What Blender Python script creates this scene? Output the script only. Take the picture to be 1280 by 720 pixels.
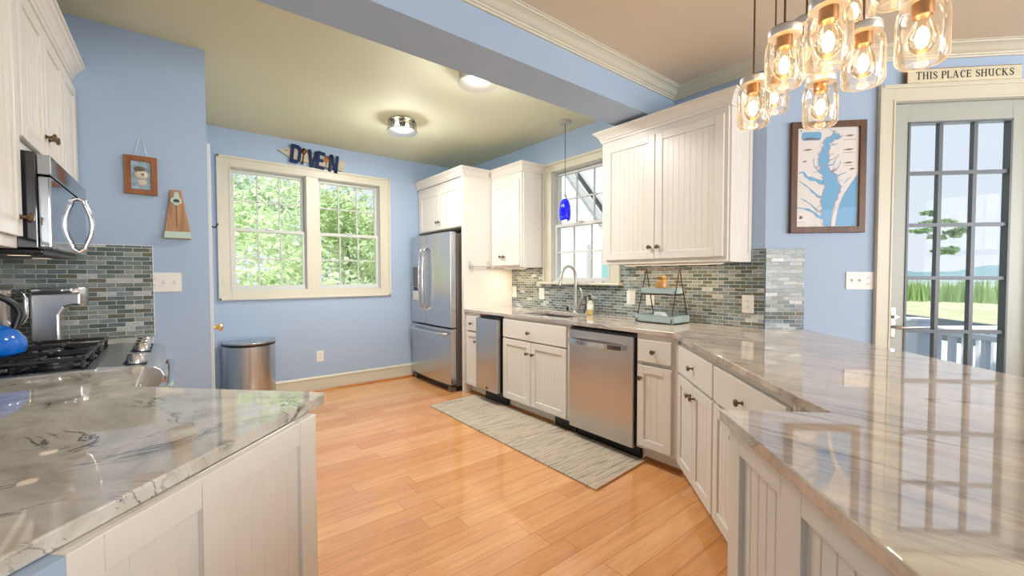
import bpy, bmesh, math, random
from mathutils import Vector, Matrix
PI = math.pi
S2 = math.sqrt(.5)
C = bpy.context.scene.collection
for o in list(bpy.data.objects): bpy.data.objects.remove(o)
random.seed(7)

# ------------------------------------------------------------------ camera, sky, sun, exposure
CAM_H = 1.272
cd = bpy.data.cameras.new('camera'); cam = bpy.data.objects.new('camera', cd); C.objects.link(cam)
cd.sensor_fit = 'HORIZONTAL'; cd.sensor_width = 36.0; cd.lens = 526.47 / 1280 * 36.0
cd.clip_start = .05; cd.clip_end = 2000
def _cam():
    yaw, pit, rol = math.radians(38.59), math.radians(-1.675), math.radians(.084)
    f = Vector((math.sin(yaw) * math.cos(pit), math.cos(yaw) * math.cos(pit), math.sin(pit)))
    r = Vector((math.cos(yaw), -math.sin(yaw), 0)); d = f.cross(r)
    r2 = math.cos(rol) * r + math.sin(rol) * d; d2 = -math.sin(rol) * r + math.cos(rol) * d
    m = Matrix((r2, -d2, -f)).transposed().to_4x4(); m.translation = (0, 0, CAM_H)
    cam.matrix_world = m
_cam(); bpy.context.scene.camera = cam
sc = bpy.context.scene
sc.view_settings.view_transform = 'Standard'; sc.view_settings.look = 'None'
sc.view_settings.gamma = 1; sc.view_settings.use_curve_mapping = False
sc.view_settings.exposure = 0.16
SKY = .88; SUN = 7.5
W = bpy.data.worlds.new('sky'); sc.world = W; W.use_nodes = True
nt = W.node_tree; nt.nodes.clear()
tc = nt.nodes.new('ShaderNodeTexCoord'); sx = nt.nodes.new('ShaderNodeSeparateXYZ'); rp = nt.nodes.new('ShaderNodeValToRGB')
bg = nt.nodes.new('ShaderNodeBackground'); wo = nt.nodes.new('ShaderNodeOutputWorld')
nt.links.new(tc.outputs['Generated'], sx.inputs[0]); nt.links.new(sx.outputs['Z'], rp.inputs[0])
e = rp.color_ramp.elements
e[0].position = 0; e[0].color = (.80, .87, .96, 1); e[1].position = .9; e[1].color = (.50, .68, .95, 1)
k = e.new(.25); k.color = (.76, .85, .97, 1)
nt.links.new(rp.outputs[0], bg.inputs[0]); bg.inputs[1].default_value = SKY; nt.links.new(bg.outputs[0], wo.inputs[0])
def lamp(name, kind, loc, energy, color=(1, 1, 1), parent=None, **kw):
    d = bpy.data.lights.new(name, kind); d.energy = energy; d.color = color
    for a, v in kw.items():
        if a != 'rot': setattr(d, a, v)
    o = bpy.data.objects.new(name, d); C.objects.link(o); o.location = loc
    if 'rot' in kw: o.rotation_euler = kw['rot']
    o.parent = parent
    return o
sun = lamp('sun', 'SUN', (0, 0, 20), SUN, (1, .96, .88), angle=.01)
sun.rotation_euler = Vector((-.45, -.25, 1.2)).to_track_quat('Z', 'Y').to_euler()
# area lamps added outside the dining-room windows, filling the room like daylight
FILL = 120
lamp('window_fill', 'AREA', (1.6, -3.66, 1.55), FILL, (.97, .98, 1), shape='RECTANGLE', size=2.3, size_y=1.5, rot=(-PI / 2, 0, PI))
lamp('window_fill', 'AREA', (4.1, -3.66, 1.55), FILL * .8, (.97, .98, 1), shape='RECTANGLE', size=1.7, size_y=1.5, rot=(-PI / 2, 0, PI))
LAMPW = 15.5          # ceiling drums
JARW = .9

# ------------------------------------------------------------------ materials
def srgb(r, g, b):
    f = lambda c: (c / 255 / 12.92) if c / 255 <= .04045 else ((c / 255 + .055) / 1.055) ** 2.4
    return (f(r), f(g), f(b), 1)
class NT:
    def __init__(s, name):
        s.m = bpy.data.materials.new(name); s.m.use_nodes = True; s.t = s.m.node_tree
        s.p = s.t.nodes['Principled BSDF']; s.out = s.t.nodes['Material Output']
    def n(s, typ, **kw):
        x = s.t.nodes.new('ShaderNode' + typ)
        for a, v in kw.items():
            if a.startswith('i_'): x.inputs[a[2:].replace('_', ' ')].default_value = v
            else: setattr(x, a, v)
        return x
    def l(s, a, b): s.t.links.new(a, b)
    def math(s, op, a, b=None, c=None):
        x = s.n('Math', operation=op)
        for i, v in enumerate((a, b, c)):
            if v is None: continue
            if isinstance(v, (int, float)): x.inputs[i].default_value = v
            else: s.l(v, x.inputs[i])
        return x.outputs[0]
    def ramp(s, fac, stops, interp='LINEAR'):
        x = s.n('ValToRGB'); x.color_ramp.interpolation = interp; el = x.color_ramp.elements
        el[0].position, el[0].color = stops[0]; el[1].position, el[1].color = stops[-1]
        for p, c in stops[1:-1]:
            q = el.new(p); q.color = c
        s.l(fac, x.inputs[0]); return x.outputs[0]
    def coord(s, scale=(1, 1, 1), rot=(0, 0, 0), which='Object'):
        t = s.n('TexCoord'); mp = s.n('Mapping'); mp.inputs['Scale'].default_value = scale; mp.inputs['Rotation'].default_value = rot
        s.l(t.outputs[which], mp.inputs[0]); return mp.outputs[0]
    def noise(s, vec, scale, detail=4, rough=.55, dist=0):
        x = s.n('TexNoise'); x.inputs['Scale'].default_value = scale; x.inputs['Detail'].default_value = detail
        x.inputs['Roughness'].default_value = rough; x.inputs['Distortion'].default_value = dist
        s.l(vec, x.inputs['Vector']); return x.outputs['Fac']
    def mix(s, fac, a, b, typ='MIX'):
        x = s.n('MixRGB', blend_type=typ)
        for i, v in enumerate((fac, a, b)):
            if isinstance(v, (int, float)): x.inputs[i].default_value = v
            elif isinstance(v, tuple): x.inputs[i].default_value = v
            else: s.l(v, x.inputs[i])
        return x.outputs[0]
    def bump(s, h, strength=.3, dist=.002):
        b = s.n('Bump'); b.inputs['Strength'].default_value = strength; b.inputs['Distance'].default_value = dist
        s.l(h, b.inputs['Height']); s.l(b.outputs[0], s.p.inputs['Normal'])
def mat(name, col, rough=.5, metal=0, spec=.5, bump=0, bscale=60, emit=None, es=0, var=0):
    t = NT(name); p = t.p
    p.inputs['Base Color'].default_value = col; p.inputs['Roughness'].default_value = rough
    p.inputs['Metallic'].default_value = metal; p.inputs['Specular IOR Level'].default_value = spec
    if emit: p.inputs['Emission Color'].default_value = emit; p.inputs['Emission Strength'].default_value = es
    if var:
        n = t.noise(t.coord(), bscale, 3)
        a = tuple(c * (1 - var) for c in col[:3]) + (1,); b = tuple(min(1, c * (1 + var)) for c in col[:3]) + (1,)
        t.l(t.ramp(n, [(.3, a), (.7, b)]), p.inputs['Base Color'])
    if bump: t.bump(t.noise(t.coord(), bscale, 3), bump, .002)
    return t.m
def steel(name, col=(.60, .60, .61, 1), rough=.27, scale=(2, 2, 900)):
    t = NT(name); p = t.p; p.inputs['Base Color'].default_value = col; p.inputs['Metallic'].default_value = 1
    p.inputs['Roughness'].default_value = rough; t.bump(t.noise(t.coord(scale), 1, 1), .015, .0005)
    return t.m
def wood(name, a, b, scale=(2, 30, 30), rough=.45):
    t = NT(name); n = t.noise(t.coord(scale), 1, 5, .6, .6)
    t.l(t.ramp(n, [(.3, a), (.7, b)]), t.p.inputs['Base Color']); t.p.inputs['Roughness'].default_value = rough
    t.bump(n, .15, .001); return t.m
def tile_mat(name):
    TW, TH, G = .0775, .0257, .0022
    t = NT(name); p = t.p
    tcn = t.n('TexCoord'); s = t.n('SeparateXYZ'); t.l(tcn.outputs['Object'], s.inputs[0])
    rowf = t.math('DIVIDE', s.outputs['Z'], TH); row = t.math('FLOOR', rowf)
    odd = t.math('MODULO', t.math('ABSOLUTE', row), 2.0)
    u = t.math('ADD', t.math('DIVIDE', s.outputs['X'], TW), t.math('MULTIPLY', odd, .5)); col = t.math('FLOOR', u)
    fu = t.math('MULTIPLY', t.math('SUBTRACT', u, col), TW); fv = t.math('MULTIPLY', t.math('SUBTRACT', rowf, row), TH)
    eu = t.math('MINIMUM', fu, t.math('SUBTRACT', TW, fu)); ev = t.math('MINIMUM', fv, t.math('SUBTRACT', TH, fv))
    ed = t.math('MINIMUM', eu, ev)
    mask = t.n('MapRange'); mask.inputs[1].default_value = G * .5; mask.inputs[2].default_value = G * .9; t.l(ed, mask.inputs[0])
    cb = t.n('CombineXYZ'); t.l(col, cb.inputs[0]); t.l(row, cb.inputs[1])
    wn = t.n('TexWhiteNoise', noise_dimensions='2D'); t.l(cb.outputs[0], wn.inputs['Vector'])
    base = t.ramp(wn.outputs['Value'], [(0, srgb(92, 104, 100)), (.22, srgb(118, 129, 121)), (.42, srgb(106, 106, 88)), (.58, srgb(132, 142, 144)),
                                       (.74, srgb(146, 152, 146)), (.88, srgb(104, 118, 123)), (.95, srgb(186, 190, 186))], 'CONSTANT')
    cs = t.n('CombineXYZ'); t.l(t.math('MULTIPLY', s.outputs['X'], 28), cs.inputs[0]); t.l(t.math('MULTIPLY', s.outputs['Z'], 160), cs.inputs[1]); t.l(t.math('MULTIPLY', wn.outputs['Value'], 40), cs.inputs[2])
    st = t.noise(cs.outputs[0], 1, 3, .6, .8)
    stc = t.ramp(st, [(.35, (.74, .74, .74, 1)), (.7, (1.28, 1.28, 1.28, 1))])
    tilec = t.mix(1, base, stc, 'MULTIPLY')
    t.l(t.mix(mask.outputs[0], srgb(196, 200, 198), tilec), p.inputs['Base Color'])
    rr = t.n('MapRange'); rr.inputs[3].default_value = .7; rr.inputs[4].default_value = .16; t.l(mask.outputs[0], rr.inputs[0]); t.l(rr.outputs[0], p.inputs['Roughness'])
    t.bump(mask.outputs[0], .5, .002); return t.m
def floor_mat():
    PW, PL = .118, 1.15
    t = NT('maple floor boards'); p = t.p
    tcn = t.n('TexCoord'); s = t.n('SeparateXYZ'); t.l(tcn.outputs['Object'], s.inputs[0])
    rf = t.math('DIVIDE', s.outputs['Y'], PW); row = t.math('FLOOR', rf)
    w1 = t.n('TexWhiteNoise', noise_dimensions='1D'); t.l(row, w1.inputs['W'])
    u = t.math('ADD', t.math('DIVIDE', s.outputs['X'], PL), t.math('MULTIPLY', w1.outputs['Value'], 7.3)); col = t.math('FLOOR', u)
    fu = t.math('MULTIPLY', t.math('SUBTRACT', u, col), PL); fv = t.math('MULTIPLY', t.math('SUBTRACT', rf, row), PW)
    ed = t.math('MINIMUM', t.math('MINIMUM', fu, t.math('SUBTRACT', PL, fu)), t.math('MINIMUM', fv, t.math('SUBTRACT', PW, fv)))
    mask = t.n('MapRange'); mask.inputs[1].default_value = .0004; mask.inputs[2].default_value = .0016; t.l(ed, mask.inputs[0])
    cb = t.n('CombineXYZ'); t.l(col, cb.inputs[0]); t.l(row, cb.inputs[1])
    wn = t.n('TexWhiteNoise', noise_dimensions='2D'); t.l(cb.outputs[0], wn.inputs['Vector'])
    base = t.ramp(wn.outputs['Value'], [(0, srgb(214, 150, 92)), (.5, srgb(224, 164, 106)), (1, srgb(232, 176, 120))])
    g = t.n('CombineXYZ'); t.l(t.math('MULTIPLY', s.outputs['X'], 2.2), g.inputs[0]); t.l(t.math('MULTIPLY', s.outputs['Y'], 26), g.inputs[1]); t.l(t.math('MULTIPLY', wn.outputs['Value'], 60), g.inputs[2])
    gr = t.noise(g.outputs[0], 1, 5, .6, 1.2)
    c2 = t.mix(1, base, t.ramp(gr, [(.3, (.86, .80, .74, 1)), (.62, (1.06, 1.06, 1.06, 1))]), 'MULTIPLY')
    kn = t.noise(t.coord((3.2, 7, 1)), 1, 2, .5, .3)
    c3 = t.mix(t.ramp(kn, [(.74, (0, 0, 0, 1)), (.8, (.55, .55, .55, 1))]), c2, srgb(120, 62, 24))
    t.l(t.mix(mask.outputs[0], srgb(128, 74, 36), c3), p.inputs['Base Color'])
    p.inputs['Roughness'].default_value = .17; p.inputs['Coat Weight'].default_value = .45; p.inputs['Coat Roughness'].default_value = .07
    t.bump(t.math('ADD', mask.outputs[0], t.math('MULTIPLY', gr, .12)), .22, .001); return t.m
def quartz(name, streak):
    t = NT(name); p = t.p
    if streak:
        v = t.coord((5.2, .75, 4), (0, 0, .23)); a = t.noise(v, 1, 7, .62, 1.4)
        base = t.ramp(a, [(.28, srgb(120, 120, 124)), (.40, srgb(172, 164, 158)), (.54, srgb(200, 188, 174)), (.70, srgb(164, 150, 136))])
        b = t.noise(t.coord((5, .6, 3), (0, 0, .25)), 1, 8, .6, 1.6)
        vein = t.ramp(b, [(.475, (0, 0, 0, 1)), (.494, (.6, .6, .6, 1)), (.506, (.6, .6, .6, 1)), (.525, (0, 0, 0, 1))])
        m2 = t.noise(t.coord((3, 1, 2)), 2.2, 3)
        vein = t.mix(1, vein, t.ramp(m2, [(.48, (0, 0, 0, 1)), (.62, (1, 1, 1, 1))]), 'MULTIPLY')
        c = t.mix(vein, base, srgb(96, 90, 90))
    else:
        v = t.coord((3.2, 2.6, 3), (0, 0, .6)); a = t.noise(v, 1.2, 7, .6, 1.5)
        base = t.ramp(a, [(.26, srgb(136, 138, 136)), (.42, srgb(194, 188, 176)), (.56, srgb(216, 211, 202)), (.76, srgb(176, 164, 140))])
        b = t.noise(t.coord((1.6, 1.9, 2), (0, 0, .5)), 1.3, 9, .62, 1.2)
        vein = t.ramp(b, [(.485, (0, 0, 0, 1)), (.497, (.9, .9, .9, 1)), (.503, (.9, .9, .9, 1)), (.515, (0, 0, 0, 1))])
        m2 = t.noise(t.coord(), 5, 3)
        vein = t.mix(1, vein, t.ramp(m2, [(.5, (0, 0, 0, 1)), (.62, (1, 1, 1, 1))]), 'MULTIPLY')
        c = t.mix(vein, base, srgb(70, 78, 74))
    t.l(c, p.inputs['Base Color']); p.inputs['Roughness'].default_value = .03; p.inputs['IOR'].default_value = 2.7 if streak else 2.25
    return t.m
def rug_mat():
    t = NT('woven rug'); p = t.p
    a = t.noise(t.coord((3.0, 95, 1)), 1, 4, .7, .35); b = t.noise(t.coord((1.2, 30, 1)), 1, 3, .6, .3)
    c = t.ramp(a, [(.35, srgb(86, 84, 82)), (.43, srgb(176, 162, 144)), (.54, srgb(212, 200, 182)), (.66, srgb(176, 150, 122))])
    c = t.mix(t.ramp(b, [(.58, (0, 0, 0, 1)), (.72, (.55, .55, .55, 1))]), c, srgb(128, 134, 140))
    t.l(c, p.inputs['Base Color']); p.inputs['Roughness'].default_value = .95; p.inputs['Specular IOR Level'].default_value = .1
    wv = t.noise(t.coord((420, 420, 100)), 1, 1)
    t.bump(t.math('ADD', a, wv), .8, .003); return t.m
def glass(name, tint=(1, 1, 1, 1), refl=.08, edge=.0, rough=.0, k=.9, haze=0):
    t = NT(name); t.t.nodes.remove(t.p)
    tr = t.n('BsdfTransparent'); tr.inputs[0].default_value = tint; gl = t.n('BsdfGlossy'); gl.inputs['Roughness'].default_value = rough
    gl.inputs[0].default_value = (.95, .95, .95, 1)
    lw = t.n('LayerWeight'); lw.inputs[0].default_value = .25
    f = t.math('ADD', t.math('MULTIPLY', lw.outputs['Fresnel'], k), refl)
    mx = t.n('MixShader'); t.l(f, mx.inputs[0]); t.l(tr.outputs[0], mx.inputs[1]); t.l(gl.outputs[0], mx.inputs[2])
    if edge:
        df = t.n('BsdfTranslucent'); df.inputs[0].default_value = (.95, .80, .62, 1)
        m3 = t.n('MixShader'); t.l(t.math('ADD', t.math('MULTIPLY', t.math('POWER', lw.outputs['Facing'], 2.0), edge), haze), m3.inputs[0])
        t.l(mx.outputs[0], m3.inputs[1]); t.l(df.outputs[0], m3.inputs[2]); mx = m3
    t.l(mx.outputs[0], t.out.inputs[0]); return t.m
def leaf_mat(name, a, b):
    t = NT(name); t.t.nodes.remove(t.p)
    g = t.n('NewGeometry'); c = t.ramp(g.outputs['Random Per Island'], [(0, a), (1, b)])
    d = t.n('BsdfDiffuse'); tl = t.n('BsdfTranslucent'); t.l(c, d.inputs[0]); t.l(c, tl.inputs[0])
    m = t.n('MixShader'); m.inputs[0].default_value = .5; t.l(d.outputs[0], m.inputs[1]); t.l(tl.outputs[0], m.inputs[2])
    t.l(m.outputs[0], t.out.inputs[0]); return t.m
M = dict(
    wall=mat('blue wall paint', srgb(165, 186, 211), .6, bump=.05, bscale=250),
    ceil=mat('pale sage ceiling paint', srgb(213, 216, 190), .7, bump=.04, bscale=250),
    ceil2=mat('tan ceiling paint', srgb(216, 204, 182), .7, bump=.04, bscale=250),
    trim=mat('cream trim paint', srgb(209, 205, 186), .35),
    cab=mat('off white cabinet paint', srgb(228, 224, 215), .35),
    sash=mat('white window sash paint', srgb(203, 206, 201), .4),
    doorp=mat('shaded white door paint', srgb(172, 177, 168), .4),  # white door with its backlit shade darkened into the colour
    grid=mat('shaded muntin paint', srgb(98, 106, 112), .4),  # muntins darker than the leaf: backlight shade put into the colour
    floor=floor_mat(), tile=tile_mat('glass mosaic tile'),
    qr=quartz('streaked quartzite', True), ql=quartz('cloudy quartzite', False),
    steel=steel('brushed steel'), steelh=steel('brushed steel across', scale=(2, 900, 2)),
    steeld=mat('dark grey steel side', srgb(128, 118, 112), .4, .6),
    chrome=mat('polished steel', (.72, .72, .73, 1), .12, 1), nickel=mat('satin nickel', (.62, .60, .56, 1), .3, 1),
    bronze=mat('aged bronze', srgb(122, 104, 80), .34, .9), brass=mat('brass', (.75, .55, .25, 1), .25, 1),
    black=mat('black plastic', (.012, .012, .013, 1), .35), iron=mat('black cast iron', (.018, .018, .02, 1), .38, bump=.15, bscale=300),
    mirror=mat('dark mirror steel', (.40, .43, .47, 1), .07, 1), bglass=mat('black glass', (.01, .012, .018, 1), .05, 0, .8),
    white=mat('white plastic', srgb(232, 230, 224), .35), slot=mat('dark slot', (.05, .045, .04, 1), .6),
    blueen=mat('blue enamel', srgb(0, 104, 206), .1, 0, .7), shoe=wood('orange oak', srgb(150, 84, 26), srgb(196, 122, 48), (3, 40, 40), .3),
    rug=rug_mat(), rugedge=mat('tan rug binding', srgb(206, 178, 146), .9, bump=.4, bscale=400),
    pane=glass('window glass', refl=.0, k=.1), jar=glass('jar glass', (.97, .96, .94, 1), .02, .14, haze=.03), clear=glass('clear glass', (.97, .99, .98, 1), .03, .1),
    bulb=mat('lit bulb', (1, .85, .6, 1), .3, emit=(1, .74, .42, 1), es=7), bulbglass=glass('bulb glass', (1, .95, .86, 1), .02, .10),
    lens=mat('lit frosted lens', (1, .92, .82, 1), .4, emit=(1, .74, .50, 1), es=.95),
    copper=mat('bronzed copper', srgb(136, 92, 54), .35, .85), lid=mat('zinc jar lid', (.62, .60, .56, 1), .38, .9), cord=mat('brown cord', srgb(86, 56, 34), .6),
    mapframe=wood('dark walnut', srgb(66, 42, 26), srgb(112, 74, 44), (30, 30, 3), .45), paper=mat('map paper', srgb(222, 218, 214), .6),
    water=mat('map water ink', srgb(112, 168, 208), .6), ink=mat('map brown ink', srgb(120, 104, 92), .7), pink=mat('map relief ink', srgb(168, 158, 160), .7),
    orangewood=wood('cherry frame wood', srgb(124, 70, 30), srgb(158, 96, 48), (30, 30, 4), .4), oldwood=wood('weathered pine', srgb(150, 110, 78), srgb(196, 152, 112), (40, 40, 4), .6),
    mint=mat('pale mint paint', srgb(186, 208, 196), .5), oystbg=mat('mottled sea blue', srgb(150, 176, 190), .6, var=.35, bscale=40),
    shell=mat('oyster shell', srgb(206, 196, 176), .4, bump=.5, bscale=60, var=.2), shelld=mat('dark oyster', srgb(110, 98, 78), .5, var=.3, bscale=40),  # pale shell, then a darker mottled brown tone
    navy=mat('navy painted wood', srgb(4, 36, 84), .6, spec=.3), fish=wood('pale driftwood', srgb(178, 168, 146), srgb(206, 196, 174), (3, 30, 30), .6),
    spoon=mat('tarnished brass', srgb(132, 78, 30), .3, .9), signw=mat('cream sign board', srgb(214, 206, 176), .5, var=.08, bscale=20), signink=mat('black lettering', (.02, .02, .02, 1), .6),
    signedge=mat('rust sign edge', srgb(140, 86, 48), .6), galv=mat('galvanised whitewash', srgb(160, 178, 176), .5, .1, bump=.2, bscale=60, var=.15), rod=mat('dark bronze rod', srgb(70, 48, 36), .45, .6),
    amber=mat('amber glazed glass', srgb(176, 130, 72), .15, 0, .6), milk=mat('milky glass', srgb(206, 216, 212), .25), label=mat('paper label', srgb(240, 238, 230), .6), soap=mat('pale soap bottle', srgb(206, 208, 190), .2),
    yel=mat('yellow liquid', srgb(216, 190, 110), .2),
    cobalt=None,
    railw=mat('white vinyl railing', srgb(238, 240, 244), .4), deck=mat('grey deck boards', srgb(150, 150, 150), .7, var=.1, bscale=8),
    lawn=mat('mown grass', srgb(150, 152, 122), .9, var=.12, bscale=.6), reed=leaf_mat('reeds', srgb(120, 156, 96), srgb(168, 194, 130)),
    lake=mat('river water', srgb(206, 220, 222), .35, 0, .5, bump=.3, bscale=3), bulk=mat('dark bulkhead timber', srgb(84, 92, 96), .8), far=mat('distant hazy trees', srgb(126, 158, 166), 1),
    bark=mat('bark', srgb(140, 132, 116), .9), leaf=leaf_mat('bright leaves', srgb(166, 190, 140), srgb(222, 234, 192)), leafp=leaf_mat('pale leaves', srgb(190, 214, 170), srgb(242, 250, 220)), leafd=leaf_mat('grey green leaves', srgb(150, 176, 144), srgb(204, 220, 186)),
    pine=leaf_mat('pine needles', srgb(108, 136, 100), srgb(164, 188, 140)), siding=mat('white lap siding', srgb(244, 244, 240), .5), roofg=mat('grey roof edge', srgb(186, 188, 188), .7), shutter=mat('teal shutter', srgb(150, 186, 190), .6), pan=mat('grey rock', srgb(170, 160, 150), .8))
def cobalt():
    t = NT('cobalt blown glass'); p = t.p
    n = t.noise(t.coord((14, 14, 40)), 1, 3, .5, 1.5)
    t.l(t.ramp(n, [(.35, (.002, .004, .30, 1)), (.62, (.012, .02, .75, 1)), (.72, (.10, .16, .95, 1))]), p.inputs['Base Color'])
    p.inputs['Roughness'].default_value = .08
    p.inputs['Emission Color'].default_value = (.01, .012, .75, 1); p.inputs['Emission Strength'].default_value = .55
    return t.m
M['cobalt'] = cobalt()

# ------------------------------------------------------------------ mesh builder
class MB:
    def __init__(s): s.v = []; s.f = []; s.sm = []
    def add(s, vs, fs, smooth=False):
        o = len(s.v); s.v += [tuple(v) for v in vs]
        for f in fs: s.f.append([o + i for i in f]); s.sm.append(smooth)
        return s
    def box(s, a, b):
        x0, x1 = sorted((a[0], b[0])); y0, y1 = sorted((a[1], b[1])); z0, z1 = sorted((a[2], b[2]))
        return s.add([(x0, y0, z0), (x1, y0, z0), (x1, y1, z0), (x0, y1, z0), (x0, y0, z1), (x1, y0, z1), (x1, y1, z1), (x0, y1, z1)],
                     [(0, 3, 2, 1), (4, 5, 6, 7), (0, 1, 5, 4), (1, 2, 6, 5), (2, 3, 7, 6), (3, 0, 4, 7)])
    def prism(s, poly, z0, z1, axis='z'):
        n = len(poly); mp = {'z': lambda p, h: (p[0], p[1], h), 'y': lambda p, h: (p[0], h, p[1]), 'x': lambda p, h: (h, p[0], p[1])}[axis]
        vs = [mp(p, z0) for p in poly] + [mp(p, z1) for p in poly]
        return s.add(vs, [list(range(n))[::-1], list(range(n, 2 * n))] + [(i, (i + 1) % n, n + (i + 1) % n, n + i) for i in range(n)])
    def tube(s, path, r, seg=10, cap=True, closed=False):
        P = [Vector(p) for p in path]; n = len(P); R = r if isinstance(r, (list, tuple)) else [r] * n
        rings = []; up = None
        for i in range(n):
            a = P[i - 1] if (i > 0 or closed) else P[i]; b = P[(i + 1) % n] if (i < n - 1 or closed) else P[i]
            t = (b - a).normalized()
            if up is None:
                up = Vector((0, 0, 1)) if abs(t.z) < .9 else Vector((1, 0, 0))
            sx = t.cross(up).normalized(); up = sx.cross(t).normalized()
            rings.append([P[i] + R[i] * (math.cos(2 * PI * k / seg) * sx + math.sin(2 * PI * k / seg) * up) for k in range(seg)])
        vs = [v for q in rings for v in q]; fs = []
        for i in range(n if closed else n - 1):
            j = (i + 1) % n
            for k in range(seg): fs.append((i * seg + k, i * seg + (k + 1) % seg, j * seg + (k + 1) % seg, j * seg + k))
        s.add(vs, fs, True)
        if cap and not closed:
            s.add(rings[0], [list(range(seg))]); s.add(rings[-1], [list(range(seg))[::-1]])
        return s
    def lathe(s, prof, o=(0, 0, 0), axis='z', seg=24, sx=1, sy=1):
        n = len(prof); vs = []
        for r, h in prof:
            for k in range(seg):
                a = 2 * PI * k / seg; x, y = r * math.cos(a) * sx, r * math.sin(a) * sy
                p = {'z': (x, y, h), 'y': (x, h, y), 'x': (h, x, y)}[axis]
                vs.append((p[0] + o[0], p[1] + o[1], p[2] + o[2]))
        fs = []
        for i in range(n - 1):
            for k in range(seg): fs.append((i * seg + k, i * seg + (k + 1) % seg, (i + 1) * seg + (k + 1) % seg, (i + 1) * seg + k))
        s.add(vs, fs, True)
        for i in (0, n - 1):
            if prof[i][0] > 1e-5: s.add(vs[i * seg:(i + 1) * seg], [list(range(seg))])
        return s
    def sweep(s, prof, path, side=1):
        """profile (offset, z) swept along a horizontal polyline with mitred corners"""
        P = [Vector(p) for p in path]; n = len(P); dirs = [(P[i + 1] - P[i]).normalized() for i in range(n - 1)]
        nor = [Vector((-d.y, d.x)) * side for d in dirs]; offs = []
        for i in range(n):
            if i == 0: offs.append(nor[0])
            elif i == n - 1: offs.append(nor[-1])
            else:
                m = (nor[i - 1] + nor[i]).normalized(); offs.append(m / max(.2, m.dot(nor[i])))
        k = len(prof); vs = [(P[i].x + offs[i].x * d, P[i].y + offs[i].y * d, z) for i in range(n) for d, z in prof]
        fs = [(i * k + j, i * k + (j + 1) % k, (i + 1) * k + (j + 1) % k, (i + 1) * k + j) for i in range(n - 1) for j in range(k)]
        fs += [list(range(k))[::-1], [(n - 1) * k + j for j in range(k)]]
        return s.add(vs, fs)
    def xf(s, m):
        s.v = [tuple(m @ Vector(v)) for v in s.v]; return s
    def build(s, name, m, parent=None, bevel=0, seg=2, sub=0):
        me = bpy.data.meshes.new(name); me.from_pydata(s.v, [], s.f)
        b = bmesh.new(); b.from_mesh(me); bmesh.ops.remove_doubles(b, verts=b.verts, dist=1e-5); bmesh.ops.recalc_face_normals(b, faces=b.faces)
        b.to_mesh(me); b.free()
        o = bpy.data.objects.new(name, me); C.objects.link(o); me.materials.append(m if not isinstance(m, str) else M[m])
        if any(s.sm):
            for p in me.polygons: p.use_smooth = True
            try: me.set_sharp_from_angle(angle=math.radians(38))
            except Exception: pass
        if bevel:
            q = o.modifiers.new('bevel', 'BEVEL'); q.width = bevel; q.segments = seg; q.limit_method = 'ANGLE'; q.angle_limit = math.radians(40)
        if sub:
            q = o.modifiers.new('sub', 'SUBSURF'); q.levels = sub; q.render_levels = sub
        if parent: o.parent = parent
        return o
def tag(o, label=None, cat=None, group=None, kind=None):
    if label: o['label'] = label
    if cat: o['category'] = cat
    if group: o['group'] = group
    if kind: o['kind'] = kind
    return o
def thing(name, label, cat, loc=(0, 0, 0), rz=0, group=None):
    o = bpy.data.objects.new(name, None); C.objects.link(o); o.location = loc; o.rotation_euler = (0, 0, math.radians(rz))
    o.empty_display_size = .1
    return tag(o, label, cat, group)
def struct(o): o['kind'] = 'structure'; return o
def place(o, loc, rz=0): o.location = loc; o.rotation_euler = (0, 0, math.radians(rz)); return o
def copy_tree(o, parent=None):
    c = o.copy(); C.objects.link(c)
    if parent: c.parent = parent
    for ch in list(o.children): copy_tree(ch, c)
    return c
def arc(cx, cz, r, a0, a1, n): return [(cx + r * math.cos(math.radians(a0 + (a1 - a0) * i / n)), cz + r * math.sin(math.radians(a0 + (a1 - a0) * i / n))) for i in range(n + 1)]

# ------------------------------------------------------------------ key dimensions
XW, YB, ZC = 3.09, 4.952, 2.706          # sink wall, back wall, ceiling
XL, YS, XA = -.776, 3.346, .17           # left wall, end of the left run, alcove wall
TH = .12                                 # wall thickness
DX, DY = XW, 4.243 - XW                  # corner where the wall turns 45 degrees
LD = 3.6                                 # length of the turned wall
DEX, DEY = DX + LD * S2, DY - LD * S2
YR = -3.5                                # wall behind the camera

# ------------------------------------------------------------------ room shell
def wall_holes(name, L, h, holes, loc, rz, mt='wall', t=TH, z0=0):
    """local x along the wall, y away from the room"""
    xs = sorted({0, L} | {v for q in holes for v in q[:2]}); zs = sorted({z0, h} | {v for q in holes for v in q[2:]})
    m = MB()
    for i in range(len(xs) - 1):
        for j in range(len(zs) - 1):
            cx, cz = (xs[i] + xs[i + 1]) / 2, (zs[j] + zs[j + 1]) / 2
            if any(a < cx < b and c < cz < d for a, b, c, d in holes): continue
            m.box((xs[i], 0, zs[j]), (xs[i + 1], t, zs[j + 1]))
    return struct(place(m.build(name, mt), loc, rz))
fl = MB().prism([(XL - .3, YR - .3), (DEX + .4, YR - .3), (DEX + .4, DEY), (DX + .12, DY + .04), (XW + .12, YB + .12), (XL - .3, YB + .12)], -.12, 0)
struct(fl.build('floor', 'floor'))
struct(MB().box((XL - .12, 1.98, ZC), (XW + .12, YB + .12, ZC + .1)).build('ceiling', 'ceil'))
struct(MB().prism([(XL - .12, YR - .12), (DEX + .2, YR - .12), (DEX + .2, DEY + .1), (XW + .12, 1.98), (XL - .12, 1.98)], ZC, ZC + .1).build('ceiling_dining', 'ceil2'))
struct(MB().box((XL, 1.826, 2.459), (XW, 2.132, ZC)).build('trim_1', 'wall'))
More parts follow.
